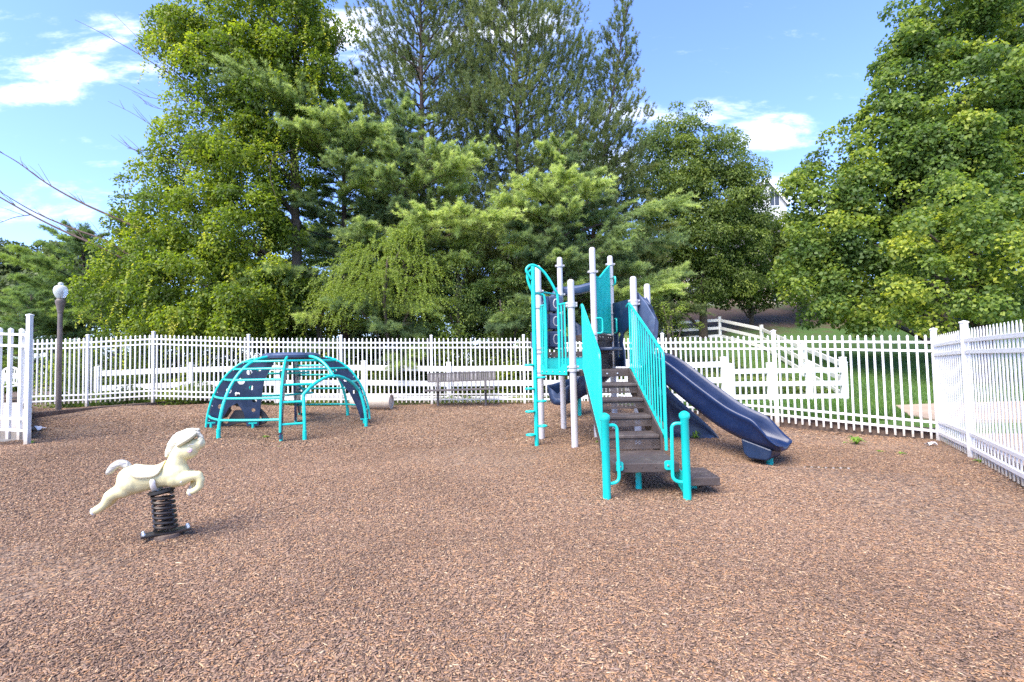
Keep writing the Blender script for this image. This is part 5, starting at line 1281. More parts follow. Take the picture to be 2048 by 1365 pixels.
# ------------------------------------------------------------------ vine-covered tree at the left
VY = 17.0
vb = [PX(*q) for q in ((520, 20, VY, 120, 80), (400, 70, VY, 75, 55), (345, 45, VY, 42, 26), (350, 100, VY, 50, 45), (590, 60, VY, 75, 120), (645, 140, VY, 28, 85), (470, 150, VY, 120, 80), (560, 190, VY, 90, 80),
      (440, 270, VY, 85, 80), (380, 350, VY - .3, 80, 75), (500, 340, VY - .3, 90, 90), (590, 300, VY, 70, 90), (310, 430, VY - .5, 75, 60), (400, 450, VY - .9, 100, 80), (490, 470, VY - .9, 80, 90),
      (290, 520, VY - .8, 85, 60), (380, 560, VY - 1.4, 110, 75), (250, 600, VY - 1.0, 60, 55), (480, 590, VY - 1.4, 90, 80), (570, 620, VY - .8, 80, 55), (350, 640, VY - 1.6, 90, 40), (460, 655, VY - 1.6, 110, 35))]
st_ = []
for b in vb:
    for _ in range(12):
        d = rnd_dirs(1)[0]; d[1] = -abs(d[1]); st_.append((b[0] + d[0] * b[3], b[1] + d[1] * b[4] * 1.05, b[2] + d[2] * b[5] * .8, d[0] * .25, -.15, .15))
q = at(343, 660, 14.2)
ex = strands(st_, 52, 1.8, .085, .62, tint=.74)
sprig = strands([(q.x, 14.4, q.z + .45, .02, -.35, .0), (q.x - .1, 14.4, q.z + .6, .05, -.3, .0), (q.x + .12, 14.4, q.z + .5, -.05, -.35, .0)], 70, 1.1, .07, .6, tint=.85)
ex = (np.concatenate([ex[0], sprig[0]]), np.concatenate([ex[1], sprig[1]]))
vt = leafy_tree('vine_covered_tree', 'tall tree smothered in bright leafy vines with bare twigs reaching left', vb, VY, 592, .3, M['leaf_vine'], 2.3, (.32, .62), 62, .105, .6, 'trees behind the playground', .26, tipbias=.35, tint0=.42, tvar=.5, extra=ex)
def deadbranch(pts, Y, r0, r1, twigs=0, dy=0):
    P = [at(x, y, Y + dy * i) for i, (x, y) in enumerate(pts)]; Q = spline(P, 5); n = len(Q); mb = MB(); mb.tube(Q, [.72 * (r0 + (r1 - r0) * i / (n - 1)) for i in range(n)], 7)
    for k in range(twigs):
        i = random.randrange(2, n - 1); a = Q[i]; t = (Q[min(i+1, n-1)] - Q[i-1]).normalized(); L = random.uniform(.25, .9)
        d = (t + Vector((random.uniform(-.5, .2), random.uniform(-.4, .4), random.uniform(.1, .9)))).normalized()
        mb.tube([a, a + d * L * .5 + Vector((0, 0, .02)), a + d * L + Vector((random.uniform(-.06, .06), 0, random.uniform(0, .1)))], [.010, .007, .003], 5)
    mb.build('dead_branch', M['deadwood'], vt, smooth=60)
deadbranch([(330, 480), (234, 438), (157, 403), (92, 366), (37, 326), (-8, 300)], 16.2, .06, .014, 14)
deadbranch([(330, 560), (220, 487), (146, 458), (70, 425), (-10, 378)], 15.8, .06, .016, 10)
deadbranch([(300, 545), (200, 495), (128, 463), (62, 430), (-12, 388)], 15.6, .055, .03, 8)
deadbranch([(62, 430), (30, 435), (0, 446)], 15.6, .02, .01, 2)
deadbranch([(420, 190), (345, 152), (280, 110), (200, 65), (150, 40)], 16.6, .03, .007, 6)
deadbranch([(400, 180), (345, 140), (270, 70), (228, 28)], 16.9, .022, .006, 4)
deadbranch([(450, 215), (375, 203), (300, 195), (238, 169)], 16.4, .024, .006, 6)
deadbranch([(440, 225), (370, 222), (320, 218), (288, 207)], 16.4, .018, .006, 4)
deadbranch([(380, 330), (335, 290), (320, 265), (270, 230), (216, 203)], 16.3, .022, .006, 6)
deadbranch([(390, 300), (345, 292), (290, 302), (255, 297)], 16.2, .024, .008, 8)
deadbranch([(380, 340), (320, 322), (280, 308), (248, 284)], 16.2, .02, .006, 6)
deadbranch([(640, 180), (672, 100), (690, 70), (702, 45)], 16.6, .018, .006, 4)
deadbranch([(640, 175), (665, 148), (690, 135), (732, 110)], 16.6, .016, .005, 3)
deadbranch([(560, 420), (540, 350), (552, 310), (585, 330), (590, 348)], 15.6, .014, .006, 2)

# ------------------------------------------------------------------ pines
def tufts(P, D, n, L, w, spread):
    """bundles of needles: at points P along D, n thin blades each"""
    m_ = len(P); P = np.repeat(P, n, 0); D = np.repeat(D, n, 0)
    d = unit(D + RNG.normal(0, spread, (m_ * n, 3))); s = unit(np.cross(d, RNG.normal(0, 1, (m_ * n, 3)))); l = L * (.7 + .6 * RNG.random(m_ * n))[:, None]
    b = P + d * l * .05; return np.stack([b - s * w, b + s * w, b + d * l - np.array([0, 0, .12]) * l], 1).reshape(-1, 3)
def pine(name, label, base, zt, zlo, rmax, nb, mat, rise0, rise1, tden, group, nl=.13, lean=(0, 0), boughs=(), prof=None, spread=.55, nw=.0075, keep=None, nn=9, r0=.2, clump=False):
    """base (x,y,z); branches between zlo and zt; rise angle goes from rise0 (low) to rise1 (top)"""
    bx, by, bz = base; e = empty(name, (bx, by, bz), label, 'tree', group)
    H = zt - bz; ax = lambda z: np.array([bx + lean[0] * ((z - bz) / H) ** 1.4, by + lean[1] * (z - bz) / H, z])
    trunk(e, None, [ax(bz - .2), ax(bz + H * .33), ax(bz + H * .66), ax(zt)], r0, .02, M['pine_bark'])
    Pp, Dd, Tt = [], [], []; wood = MB()
    def bough(o, d, L, dens, tint, droop=.18, wide=.42):
        d = d / np.linalg.norm(d); side = np.cross(d, [0, 0, 1.0]); side = side / (np.linalg.norm(side) + 1e-9)
        up3 = np.array([0, 0, 1.0])
        if clump:
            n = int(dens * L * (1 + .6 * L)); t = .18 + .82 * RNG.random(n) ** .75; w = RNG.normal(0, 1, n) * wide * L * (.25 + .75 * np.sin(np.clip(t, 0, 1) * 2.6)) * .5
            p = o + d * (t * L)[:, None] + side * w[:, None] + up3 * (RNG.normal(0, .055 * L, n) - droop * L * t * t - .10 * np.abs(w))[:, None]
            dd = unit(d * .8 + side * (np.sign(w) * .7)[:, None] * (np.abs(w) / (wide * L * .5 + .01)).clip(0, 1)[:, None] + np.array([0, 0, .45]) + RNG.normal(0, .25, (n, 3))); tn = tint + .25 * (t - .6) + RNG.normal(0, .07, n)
        else:                                       # feathery branchlets left and right of the bough, each lined with tufts
            m_ = int(7 + 11 * L * (.6 + wide)); tb = .15 + .85 * RNG.random(m_) ** .8; sg = np.where(RNG.random(m_) > .5, 1, -1); bl = wide * L * (.9 - .45 * tb) * (.45 + .8 * RNG.random(m_)); bt = RNG.normal(.06, .16, m_)
            bd = unit(d * (.55 + .5 * tb[:, None]) + side * (sg * (1.0 - .55 * tb))[:, None] + up3 * bt[:, None] + RNG.normal(0, .12, (m_, 3)))
            per = max(5, int(1.3 * dens * L * (1 + .6 * L) / m_)); f_ = RNG.random((m_, per)) ** .8
            bo = o + d * (tb * L)[:, None] - up3 * (droop * L * tb * tb)[:, None]
            p = bo[:, None] + bd[:, None] * (f_ * bl[:, None])[..., None] - up3 * ((f_ ** 2) * bl[:, None] * .18)[..., None]; p = p.reshape(-1, 3) + RNG.normal(0, .022, (m_ * per, 3))
            dd = unit(np.repeat(bd, per, 0) * .9 + np.array([0, 0, .42]) + RNG.normal(0, .25, (m_ * per, 3))); t = np.repeat(tb, per)
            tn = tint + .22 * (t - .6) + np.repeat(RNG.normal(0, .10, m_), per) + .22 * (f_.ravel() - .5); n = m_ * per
        if clump:                                   # upright shoots, each a spray of tufts with gaps between
            nc = max(3, n // 9); q = RNG.integers(0, n, nc); up = unit(dd[q] * .6 + np.array([0, 0, .75]) + d * .35 + RNG.normal(0, .2, (nc, 3))); sl = .22 + .3 * RNG.random(nc)
            f_ = RNG.random((nc, 9)); p = (p[q][:, None] + up[:, None] * (f_ * sl[:, None])[..., None]).reshape(-1, 3); dd = unit(np.repeat(up, 9, 0) + RNG.normal(0, .3, (nc * 9, 3))); t = np.repeat(t[q], 9); n = nc * 9
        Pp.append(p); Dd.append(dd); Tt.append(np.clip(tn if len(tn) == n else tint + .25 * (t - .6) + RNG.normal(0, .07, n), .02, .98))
        A = Vector(o); B = Vector(o + d * L * .5 - np.array([0, 0, droop * L * .25])); C = Vector(o + d * L * .92 - np.array([0, 0, droop * L * .85])); wood.tube([A, B, C], [.012 + .011 * L, .014, .005], 5)
        for k in range(int(2 + L * 1.5)):
            tt = .3 + .6 * RNG.random(); q0 = o + d * L * tt - np.array([0, 0, droop * L * tt * tt]); sg = 1 if RNG.random() > .5 else -1; q1 = q0 + (d * .5 + side * sg * .8 + np.array([0, 0, .1])) * L * .28
            wood.tube([Vector(q0), Vector(q1)], [.008, .003], 4)
    for k in range(nb):
        f = (k + RNG.random()) / nb; z = zlo + (zt - zlo) * f; az = k * 2.4 + RNG.normal(0, .35); L = rmax * (prof(f) if prof else (1 - f) ** .8) * (.75 + .5 * RNG.random())
        rise = rise0 + (rise1 - rise0) * f + RNG.normal(0, .1)
        d = np.array([math.cos(az) * math.cos(rise), math.sin(az) * math.cos(rise), math.sin(rise)])
        if keep and not keep(az, f): continue
        bough(ax(z), d, max(.35, L), tden, .45 + RNG.normal(0, .2), droop=.20 * (1 - f))
    for (px, py, Y, L, dens, tint, dx) in boughs:      # big plumes: tip measured, growing out of the trunk
        tip = np.array(at(px, py, Y)); o = ax(min(zt - .5, tip[2] - .25 * L + .1)); d = tip - o; ln = np.linalg.norm(d)
        o = tip - d / ln * min(ln, L); bough(o, d + np.array([0, 0, .12 * L]), min(ln, L), dens, tint, droop=.10, wide=.7)
    if len(Pp):
        P = np.concatenate(Pp); D = np.concatenate(Dd); T = np.concatenate(Tt)
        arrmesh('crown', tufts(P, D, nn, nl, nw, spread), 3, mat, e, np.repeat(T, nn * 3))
    wood.build('branches', M['pine_bark'], e, smooth=60)
    return e
G = 'pines behind the playground'
def bp2(px, Y, z=None): x = at(px, 700, Y).x; return (x, Y, hl(x, Y) if z is None else z)
ztp = lambda px, py, Y: at(px, py, Y).z
pine('tall_pine', 'tall dark pine reaching out of the picture, just right of the vine-covered tree', bp2(850, 21), ztp(850, -230, 21), 3.0, 3.7, 132, M['needle_dark'], .15, 1.05, 62, G, prof=lambda f: .95 * (1 - f ** 2.2) ** .9 + .10, nn=10, clump=True)
pine('tall_pine', 'tallest dark pine in the middle with thin upswept top branches', bp2(1045, 22), ztp(1045, -230, 22), 3.0, 4.1, 140, M['needle_dark'], .12, 1.15, 62, G, prof=lambda f: .98 * (1 - f ** 2.6) ** .9 + .12, nn=10, clump=True)
pine('tall_pine', 'slender pine leaning right with a narrow pointed top', bp2(1165, 23), ztp(1265, 8, 23), 2.5, 3.6, 100, M['needle_dark'], .15, 1.05, 52, G, lean=(2.6, 0), prof=lambda f: .9 * (1 - f) ** .75 + .12, nn=10, r0=.15, clump=True)
pine('white_pine', 'soft green pine with pale plumes in front of the tall dark pine', bp2(812, 17.6), ztp(800, 205, 17.6), 1.4, 3.3, 84, M['needle'], .10, .5, 84, G,
     boughs=[(930, 325, 15.6, 2.4, 120, .72, 0), (1005, 430, 15.2, 2.6, 130, .8, 0), (850, 430, 15.0, 2.2, 130, .78, 0), (920, 420, 14.9, 2.2, 130, .82, 0), (880, 300, 15.8, 2.2, 110, .62, 0), (740, 350, 16, 2, 90, .5, 0), (960, 300, 16.2, 2.2, 110, .6, 0), (700, 470, 15.8, 1.8, 90, .5, 0), (780, 300, 15.8, 2.0, 100, .6, 0)], prof=lambda f: (1 - f) ** .7 * .9 + .1, nn=11)
pine('white_pine', 'yellow green pine with flat drooping boughs above the play structure', bp2(1128, 18.2), ztp(1130, 285, 18.2), 1.8, 3.5, 88, M['needle'], .08, .5, 84, G,
     boughs=[(1195, 375, 16.4, 2.4, 120, .75, 0), (1060, 365, 16, 2.3, 120, .78, 0), (1130, 350, 16.2, 2.2, 120, .78, 0), (1345, 410, 17, 3.2, 100, .6, 0), (1350, 555, 17, 3.2, 90, .55, 0), (1010, 400, 16, 2.2, 110, .7, 0), (1250, 460, 16.4, 2.4, 90, .5, 0), (1040, 470, 15.8, 2.0, 90, .45, 0), (1340, 480, 17.4, 3.0, 80, .45, 0)], prof=lambda f: (1 - f) ** .7 * .9 + .1, nn=11)
pine('white_pine', 'pine with long pale boughs spreading behind the vine-covered tree', bp2(690, 18.4), ztp(690, 150, 18.4), 1.8, 3.4, 84, M['needle'], .10, .5, 84, G,
     boughs=[(470, 150, 15.6, 3.6, 110, .55, 0), (560, 190, 15.8, 3, 120, .6, 0), (640, 240, 16, 2.8, 130, .68, 0), (700, 235, 16, 2.6, 130, .65, 0), (600, 260, 15.8, 2.6, 120, .66, 0), (740, 260, 16, 2.6, 120, .6, 0), (690, 320, 15.8, 2.4, 110, .45, 0)], prof=lambda f: (1 - f) ** .7 * .9 + .1, nn=11)
pine('white_pine', 'rounded soft pine low at the left behind the lamp post', bp2(165, 22, .3), ztp(190, 470, 22), .9, 3.4, 66, M['needle_soft'], .1, .5, 60, G, prof=lambda f: (1 - f) ** .5 * .95 + .1, nl=.16, nn=10)
pine('young_pine', 'short soft pine at the far left behind the fence corner', bp2(60, 19, .3), ztp(80, 590, 19), .7, 1.9, 36, M['needle_soft'], .1, .5, 70, G, prof=lambda f: (1 - f) ** .5 * .95 + .1, nl=.15, nn=10, r0=.08)
pine('dark_pine', 'dark shaded pine behind the play structure', bp2(1235, 24), ztp(1240, 300, 24), 3.5, 3.6, 60, M['needle_dark'], .05, .5, 60, G, prof=lambda f: (1 - f) ** .6 * .95 + .1, nn=10)

# ------------------------------------------------------------------ weeping shrub and dark understorey
WY = 15.4; stt = []
for k in range(230):
    a = random.uniform(-1, 1); px = 765 + 115 * a * (0.6 + .4 * random.random()); py = 470 + 60 * abs(a) + random.uniform(-15, 120) * (1 - .3 * abs(a)); w = at(px, py, WY - random.uniform(.0, 1.2))
    stt.append((w.x, w.y, w.z, .55 * a + random.uniform(-.2, .15), -.25, random.uniform(.1, .45)))
for k in range(26):
    w = at(815 + random.uniform(-20, 20), 462 + random.uniform(-6, 12), WY - .6); stt.append((w.x, w.y, w.z, random.uniform(-.5, .35), -.2, random.uniform(.2, .5)))
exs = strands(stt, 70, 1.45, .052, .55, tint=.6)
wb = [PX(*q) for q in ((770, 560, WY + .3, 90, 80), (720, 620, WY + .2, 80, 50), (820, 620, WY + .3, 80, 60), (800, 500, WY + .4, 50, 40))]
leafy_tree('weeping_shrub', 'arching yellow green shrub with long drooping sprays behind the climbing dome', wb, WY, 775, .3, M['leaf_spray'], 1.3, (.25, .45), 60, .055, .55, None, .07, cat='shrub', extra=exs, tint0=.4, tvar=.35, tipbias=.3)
GB = 'leafy bushes behind the long fence'
for lab, bl, Y, bpx, mt in (
    ('dark leafy bush just right of the weeping shrub', ((925, 560, 80, 70), (900, 630, 70, 50), (960, 500, 50, 40)), 16.4, 920, 'leaf_dark'),
    ('dense green bush directly left of the climbing pole', ((1000, 600, 70, 70), (1040, 640, 60, 45), (990, 650, 70, 35)), 16.0, 1005, 'leaf_light'),
    ('shaded bush between the vine-covered tree and the weeping shrub', ((640, 610, 70, 60), (600, 650, 60, 35), (670, 560, 45, 50)), 16.3, 640, 'leaf_under'),
    ('dark bush behind the play structure stairs', ((1120, 620, 80, 60), (1190, 640, 80, 45), (1250, 620, 60, 55)), 18.8, 1160, 'leaf_dark'),
    ('leafy thicket at the foot of the vine-covered tree', ((300, 660, 80, 40), (400, 665, 90, 40), (230, 660, 50, 35)), 15.6, 320, 'leaf_vine')):
    leafy_tree('bush', lab, [PX(a, b, Y, c, d) for a, b, c, d in bl], Y, bpx, .3, M[mt], 1.5, (.25, .45), 70, .075, .6, GB, .07, cat='bush', tint0=.4, tvar=.45)
leafy_tree('bush', 'small round yellow green bush left of the hill fence', [PX(1342, 632, 16.6, 34, 34), PX(1325, 610, 16.6, 22, 18), PX(1362, 655, 16.6, 22, 24), PX(1335, 668, 16.4, 26, 22)], 16.6, 1342, None, M['leaf_spray'], 2.2, (.14, .26), 130, .055, .6, GB, .04, cat='bush', tint0=.5, tvar=.5)

# ------------------------------------------------------------------ broadleaf trees on the hill
T2 = 'broadleaf trees on the hill'
leafy_tree('broadleaf_tree', 'dark spreading tree on the hill between the pines and the gabled house', [PX(a, b, 27, c, d) for a, b, c, d in ((1350, 270, 45, 45), (1400, 300, 70, 55), (1460, 330, 50, 50), (1490, 380, 42, 45), (1340, 360, 75, 75), (1430, 400, 80, 70), (1330, 460, 70, 65), (1420, 490, 80, 60), (1480, 460, 50, 55), (1290, 340, 45, 60), (1370, 560, 70, 45), (1290, 550, 45, 55), (1440, 555, 70, 40), (1320, 600, 50, 25), (1500, 430, 35, 45), (1380, 440, 80, 80))], 27, 1408, None, M['leaf_dark'], 1.15, (.42, .85), 36, .15, .5, T2, .24, tint0=.42, tvar=.45, droop=.7)
leafy_tree('broadleaf_tree', 'lighter small tree just below the gabled house', [PX(a, b, 29, c, d) for a, b, c, d in ((1490, 480, 50, 40), (1535, 520, 50, 50), (1480, 545, 65, 45), (1550, 575, 60, 30), (1500, 440, 34, 26), (1560, 465, 40, 40), (1450, 580, 50, 24), (1580, 530, 40, 45), (1500, 590, 60, 20))], 29, 1505, None, M['leaf_light'], 1.2, (.4, .8), 38, .15, .6, T2, .15, tint0=.45, tvar=.45)
mbs = [PX(a, b, Y, c, d) for a, b, Y, c, d in ((1990, 40, 19, 120, 90), (1900, 60, 19, 80, 90), (1835, 40, 19, 45, 50), (1830, 150, 19, 60, 75), (1940, 190, 18.5, 120, 90), (2060, 200, 18.5, 110, 130), (1800, 250, 19, 75, 60), (1740, 310, 19, 70, 55), (1890, 300, 18.3, 110, 80), (1680, 370, 19, 75, 45), (1620, 400, 19.2, 45, 38), (1790, 390, 18.6, 100, 70), (1650, 460, 18.8, 75, 55), (1750, 490, 18.2, 90, 60), (1640, 550, 18.6, 75, 50), (1740, 580, 18.0, 90, 55), (1690, 625, 18.2, 70, 28), (2050, 380, 18.2, 100, 100), (1900, 430, 18.2, 80, 70), (2100, 60, 19, 100, 120), (1880, 370, 18.4, 90, 70), (1960, 320, 18.2, 90, 80), (1840, 320, 18.6, 80, 70), (1990, 440, 18.2, 90, 70))]
leafy_tree('maple_tree', 'huge maple filling the right side, its highest crown above the picture', mbs, 19.6, 1890, None, M['leaf_maple'], 1.35, (.38, .78), 40, .135, .85, T2, .38, tint0=.40, tvar=.5, tipbias=.32, droop=.55)
mb2 = [PX(a, b, Y, c, d) for a, b, Y, c, d in ((1930, 410, 15.2, 85, 50), (2010, 400, 15.0, 75, 55), (1860, 470, 15.3, 75, 55), (1960, 490, 14.8, 100, 65), (2060, 500, 14.8, 70, 90), (1850, 560, 15.2, 75, 50), (1930, 580, 14.8, 90, 55), (2020, 600, 14.6, 90, 50), (1800, 610, 15.6, 55, 32), (1880, 630, 15.2, 80, 26))]
leafy_tree('maple_tree', 'lower bright green maple crown in front of the huge maple', mb2, 15.6, 1965, None, M['leaf_maple'], 1.15, (.3, .6), 52, .115, .85, T2, .16, tint0=.50, tvar=.5, tipbias=.4, droop=.6)
leafy_tree('broadleaf_tree', 'dark tree behind the huge maple near the tan house', [PX(a, b, 31, c, d) for a, b, c, d in ((1640, 500, 80, 70), (1720, 560, 90, 50), (1650, 580, 70, 30), (1800, 520, 80, 70), (1780, 600, 90, 30))], 31, 1690, None, M['leaf_dark'], .9, (.45, .9), 28, .17, .6, T2, .2, tint0=.36, tvar=.4)
leafy_tree('broadleaf_tree', 'dark tree behind the lower maple crown at the right edge', [PX(a, b, 28, c, d) for a, b, c, d in ((1930, 480, 100, 90), (2050, 480, 90, 100), (1900, 590, 90, 50), (2010, 600, 110, 50), (2120, 560, 80, 90))], 28, 1985, None, M['leaf_dark'], .9, (.45, .9), 28, .17, .6, T2, .2, tint0=.36, tvar=.4)
# deeper trees of the same wood closing the view below and between the pines
GD = 'deep trees behind the pines'
for k, (px, Y, bl, mt, lb) in enumerate((
    (560, 23, ((540, 520, 110, 120), (580, 640, 110, 60), (480, 640, 90, 60)), 'leaf_dark', 'dark broadleaf tree deep behind the vine-covered tree'),
    (700, 24, ((700, 480, 90, 120), (700, 620, 110, 70)), 'leaf_under', 'deep green tree behind the weeping shrub, below the pale plumes'),
    (860, 25, ((850, 500, 90, 110), (880, 640, 110, 50)), 'leaf_dark', 'dark tree deep behind the dark bush right of the weeping shrub'),
    (1020, 26, ((1010, 520, 90, 100), (1030, 640, 110, 50)), 'leaf_under', 'deep green tree seen left of the climbing pole'),
    (1160, 27, ((1150, 540, 90, 80), (1180, 640, 100, 45)), 'leaf_dark', 'dark tree deep behind the grey posts of the play structure'),
    (1290, 28, ((1280, 560, 80, 70), (1300, 630, 70, 40)), 'leaf_under', 'deep green tree behind the slide hood'),
    (400, 25, ((380, 560, 120, 100), (400, 650, 120, 45)), 'leaf_under', 'deep green tree showing left under the vine-covered tree'))):
    leafy_tree('woodland_tree', lb, [PX(a, b, Y, c, d) for a, b, c, d in bl], Y, px, None, M[mt], .95, (.4, .8), 30, .17, .6, GD, .18, tint0=.36, tvar=.45, limbs=False)
# far wood at the left: separate crowns
for k, (px, py, rx, ry, Y) in enumerate(((20, 540, 60, 70, 58), (95, 545, 55, 68, 62), (165, 540, 55, 62, 60), (235, 545, 50, 60, 64), (-50, 560, 60, 80, 55), (60, 600, 70, 60, 50), (150, 610, 60, 50, 48))):
    lb = ('tall hazy tree at the far left edge of the distant wood', 'rounded hazy tree above the lamp globe, left part', 'hazy far tree right above the lamp globe', 'hazy far tree against the vine-covered tree', 'hazy far tree cut by the left picture edge', 'lower nearer tree of the distant wood, left of the lamp post', 'lower nearer tree of the distant wood, right of the lamp post')[k]
    leafy_tree('distant_tree', lb, [PX(px, py, Y, rx, ry * .8), PX(px - rx * .4, py - ry * .35, Y, rx * .55, ry * .5), PX(px + rx * .45, py - ry * .3, Y, rx * .5, ry * .55), PX(px, py + ry * .5, Y, rx * 1.1, ry * .6)], Y, px, .3, M['leaf_far'], .16, (.9, 1.8), 7, .42, .6, 'distant wood at the left', .3, tint0=.42, tvar=.5, limbs=False)

# ------------------------------------------------------------------ undergrowth behind the fences, ivy bank, lawn blades
def undergrowth(n, x0, x1, y0, y1, zmax, size):
    x = x0 + (x1 - x0) * RNG.random(n); y = y0 + (y1 - y0) * RNG.random(n); hmax = zmax * (.35 + .65 * sstep(.5 + .5 * np.sin(x * 1.7 + np.sin(x * .6) * 2) * np.cos(y * 1.3 + x * .4)))
    z = hland(x, y) + hmax * RNG.random(n) ** .8
    d = rnd_dirs(n); d[:, 2] = d[:, 2] * .5 - .2; nn = unit(np.array([0, -.5, .8]) + RNG.normal(0, .5, (n, 3))); s = size * (.6 + .8 * RNG.random(n))
    t = np.clip(.34 + .35 * np.sin(x * 2.3 + y) * np.sin(x * .9 + 1) + RNG.normal(0, .12, n), 0.02, .98)
    return leaf_quads(np.stack([x, y, z], 1), d, nn, s, s * .6), np.repeat(t, 4)
a = undergrowth(90000, -14.5, 4.0, 14.9, 18.5, 2.3, .09); b2 = undergrowth(9000, -12.5, -8.5, 13.3, 14.6, .75, .07); c2 = undergrowth(5000, -8, 3, 13.5, 14.3, .22, .06)
o = arrmesh('undergrowth', np.concatenate([a[0], b2[0], c2[0]]), 4, M['leaf_under'], None, np.concatenate([a[1], b2[1], c2[1]])); tag(o, 'tangled green undergrowth seen through the long fence', 'undergrowth', kind='stuff')
a = undergrowth(26000, 3.2, 9.0, 14.0, 20.5, .42, .08)
o = arrmesh('ground_cover', a[0], 4, M['leaf_light'], None, a[1]); tag(o, 'leafy ground cover on the bank behind the low rails', 'ground cover', kind='stuff')
n = 150000; x = 3.8 + RNG.random(n) * 16; y = 9.0 + RNG.random(n) ** 1.4 * 13; sm = soilmask(x, y)
path_poly = np.array(PATHP)
lotg = np.array([(1.8, 13.5), (3.55, 11.75), (5.3, 10.0), (7.0, 8.2), (6, 5), (-3, 5), (-3, 13)])
k = (RNG.random(n) > sm * 1.2) & ~inside(x, y, path_poly) & ~inside(x, y, lotg); x, y = x[k], y[k]; n = len(x); z = hland(x, y)
aa = RNG.random(n) * 6.28; h = .035 + .05 * RNG.random(n); w = .006 + .006 * RNG.random(n); ln = RNG.normal(0, .022, (n, 2))
b0 = np.stack([x, y, z - .01], 1); s = np.stack([np.cos(aa), np.sin(aa), 0 * aa], 1) * w[:, None]; tp = b0 + np.stack([ln[:, 0], ln[:, 1], h], 1)
o = arrmesh('lawn_grass', np.stack([b0 - s, b0 + s, tp], 1).reshape(-1, 3), 3, M['grass'], None, np.repeat(np.clip(.5 + .25 * np.sin(x * .8) * np.sin(y * .7) + RNG.normal(0, .15, n), 0, 1), 3)); tag(o, 'bright green mown grass on the slope', 'grass', kind='stuff')
# ------------------------------------------------------------------ daylight: soft high sun from behind the camera's left, blue sky with drifting clouds
SUN_EL, SUN_AZ = R(52), R(-140)       # azimuth measured from +Y towards +X
sd_ = Vector((math.sin(SUN_AZ) * math.cos(SUN_EL), math.cos(SUN_AZ) * math.cos(SUN_EL), math.sin(SUN_EL)))
sun = bpy.data.lights.new('sun', 'SUN'); sun.energy = 2.5; sun.angle = R(48); sun.color = (1, .90, .74)
so = bpy.data.objects.new('sun', sun); COL.objects.link(so); so.rotation_euler = sd_.to_track_quat('Z', 'Y').to_euler(); so.location = sd_ * 50
w = bpy.data.worlds.new('World'); sc.world = w; w.use_nodes = True; nt = w.node_tree; L = nt.links
for n in list(nt.nodes): nt.nodes.remove(n)
out = N(nt, 'ShaderNodeOutputWorld'); bg = N(nt, 'ShaderNodeBackground'); bg.inputs['Strength'].default_value = .14; L.new(bg.outputs[0], out.inputs['Surface'])
sky = N(nt, 'ShaderNodeTexSky'); sky.sky_type = 'NISHITA'; sky.sun_disc = False; sky.sun_elevation = SUN_EL; sky.sun_rotation = SUN_AZ; sky.air_density = 1.0; sky.dust_density = .6; sky.ozone_density = 1.5
tc = N(nt, 'ShaderNodeTexCoord'); sp = N(nt, 'ShaderNodeSeparateXYZ'); L.new(tc.outputs['Generated'], sp.inputs[0])
def MT(op, a, b=None, c=None, clamp=False):
    n = N(nt, 'ShaderNodeMath', operation=op); n.use_clamp = clamp
    for i, v in enumerate((a, b, c)):
        if v is None: continue
        if isinstance(v, (int, float)): n.inputs[i].default_value = v
        else: L.new(v, n.inputs[i])
    return n.outputs[0]
dy = MT('MAXIMUM', MT('ABSOLUTE', sp.outputs['Y']), .02); u = MT('DIVIDE', sp.outputs['X'], dy); v = MT('DIVIDE', sp.outputs['Z'], dy)
cmb = N(nt, 'ShaderNodeCombineXYZ'); L.new(u, cmb.inputs[0]); L.new(MT('MULTIPLY', v, 2.9), cmb.inputs[1])
nz = N(nt, 'ShaderNodeTexNoise'); nz.inputs['Scale'].default_value = 4.8; nz.inputs['Detail'].default_value = 9; nz.inputs['Roughness'].default_value = .66; nz.inputs['Distortion'].default_value = .25; L.new(cmb.outputs[0], nz.inputs['Vector'])
mask = None
def uvd(px, py):
    d = F_ + RV * ((px - 1024) / FPX) + UV * ((682.5 - py) / FPX); return d.x / d.y, d.z / d.y
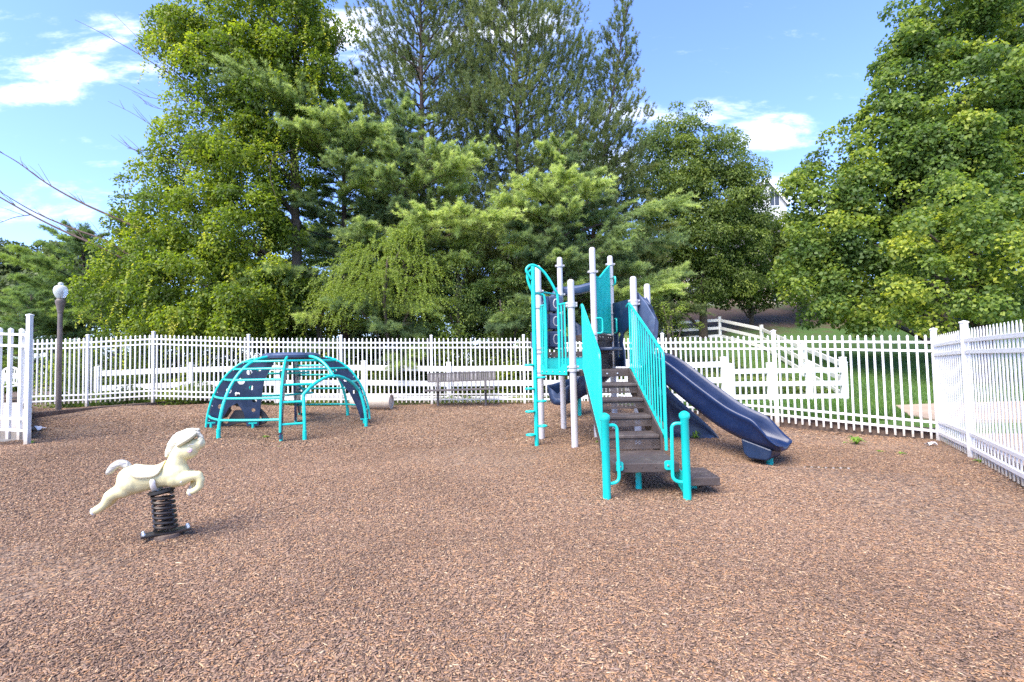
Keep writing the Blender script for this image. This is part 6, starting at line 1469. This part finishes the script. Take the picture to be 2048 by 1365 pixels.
for (px, py, a, b, s) in ((80, 60, 240, 40, .30), (240, 90, 130, 45, .42), (150, 130, 220, 32, .40), (50, 190, 150, 28, .42), (225, 330, 60, 9, .38), (130, 365, 90, 10, .28), (170, 380, 160, 20, .2), (690, 80, 110, 52, .55), (790, 140, 70, 40, .4), (1000, 50, 150, 50, .48), (1320, 225, 170, 30, .46), (1545, 255, 100, 22, .55), (1520, 285, 100, 16, .5), (1570, 365, 80, 18, .3), (1250, 330, 200, 60, .35), (60, 430, 220, 26, .3), (1600, 420, 120, 40, .35), (1480, 215, 26, 6, .3)):
    u0, v0 = uvd(px, py); du = MT('DIVIDE', MT('SUBTRACT', u, u0), a / 680); dv = MT('DIVIDE', MT('SUBTRACT', v, v0), b / 600)
    g = MT('MULTIPLY', MT('SUBTRACT', 1, MT('ADD', MT('MULTIPLY', du, du), MT('MULTIPLY', dv, dv)), clamp=True), min(1, s * 2.1)); mask = g if mask is None else MT('MAXIMUM', mask, g)
d = MT('SUBTRACT', MT('MULTIPLY_ADD', nz.outputs['Fac'], 2.3, -.65), MT('MULTIPLY', MT('SUBTRACT', 1, mask), .62)); mr = N(nt, 'ShaderNodeMapRange'); mr.interpolation_type = 'SMOOTHSTEP'; mr.inputs['From Min'].default_value = .06; mr.inputs['From Max'].default_value = .95; L.new(d, mr.inputs['Value'])
cl = MT('MULTIPLY', mr.outputs[0], .88)
hz = N(nt, 'ShaderNodeMapRange'); hz.inputs['From Min'].default_value = 0; hz.inputs['From Max'].default_value = .5; hz.inputs['To Min'].default_value = .55; hz.inputs['To Max'].default_value = 0; L.new(v, hz.inputs['Value'])
SKYC = N(nt, 'ShaderNodeMix', data_type='RGBA', blend_type='MULTIPLY'); SKYC.inputs['Factor'].default_value = 1; SKYC.inputs['B'].default_value = (.55, .615, .89, 1); L.new(sky.outputs[0], SKYC.inputs['A'])
m1 = N(nt, 'ShaderNodeMix', data_type='RGBA'); m1.inputs['B'].default_value = (4.5, 4.6, 4.9, 1); L.new(SKYC.outputs['Result'], m1.inputs['A']); L.new(cl, m1.inputs['Factor'])
L.new(m1.outputs['Result'], bg.inputs['Color'])
sc.view_settings.view_transform = 'Standard'; sc.view_settings.look = 'None'; sc.view_settings.gamma = 1; sc.view_settings.exposure = 2.05
sc.render.engine = 'CYCLES'; cy = sc.cycles
cy.max_bounces = 9; cy.diffuse_bounces = 6; cy.glossy_bounces = 3; cy.transmission_bounces = 5; cy.transparent_max_bounces = 8
cy.use_denoising = False; cy.caustics_reflective = False; cy.caustics_refractive = False; cy.sample_clamp_indirect = 6
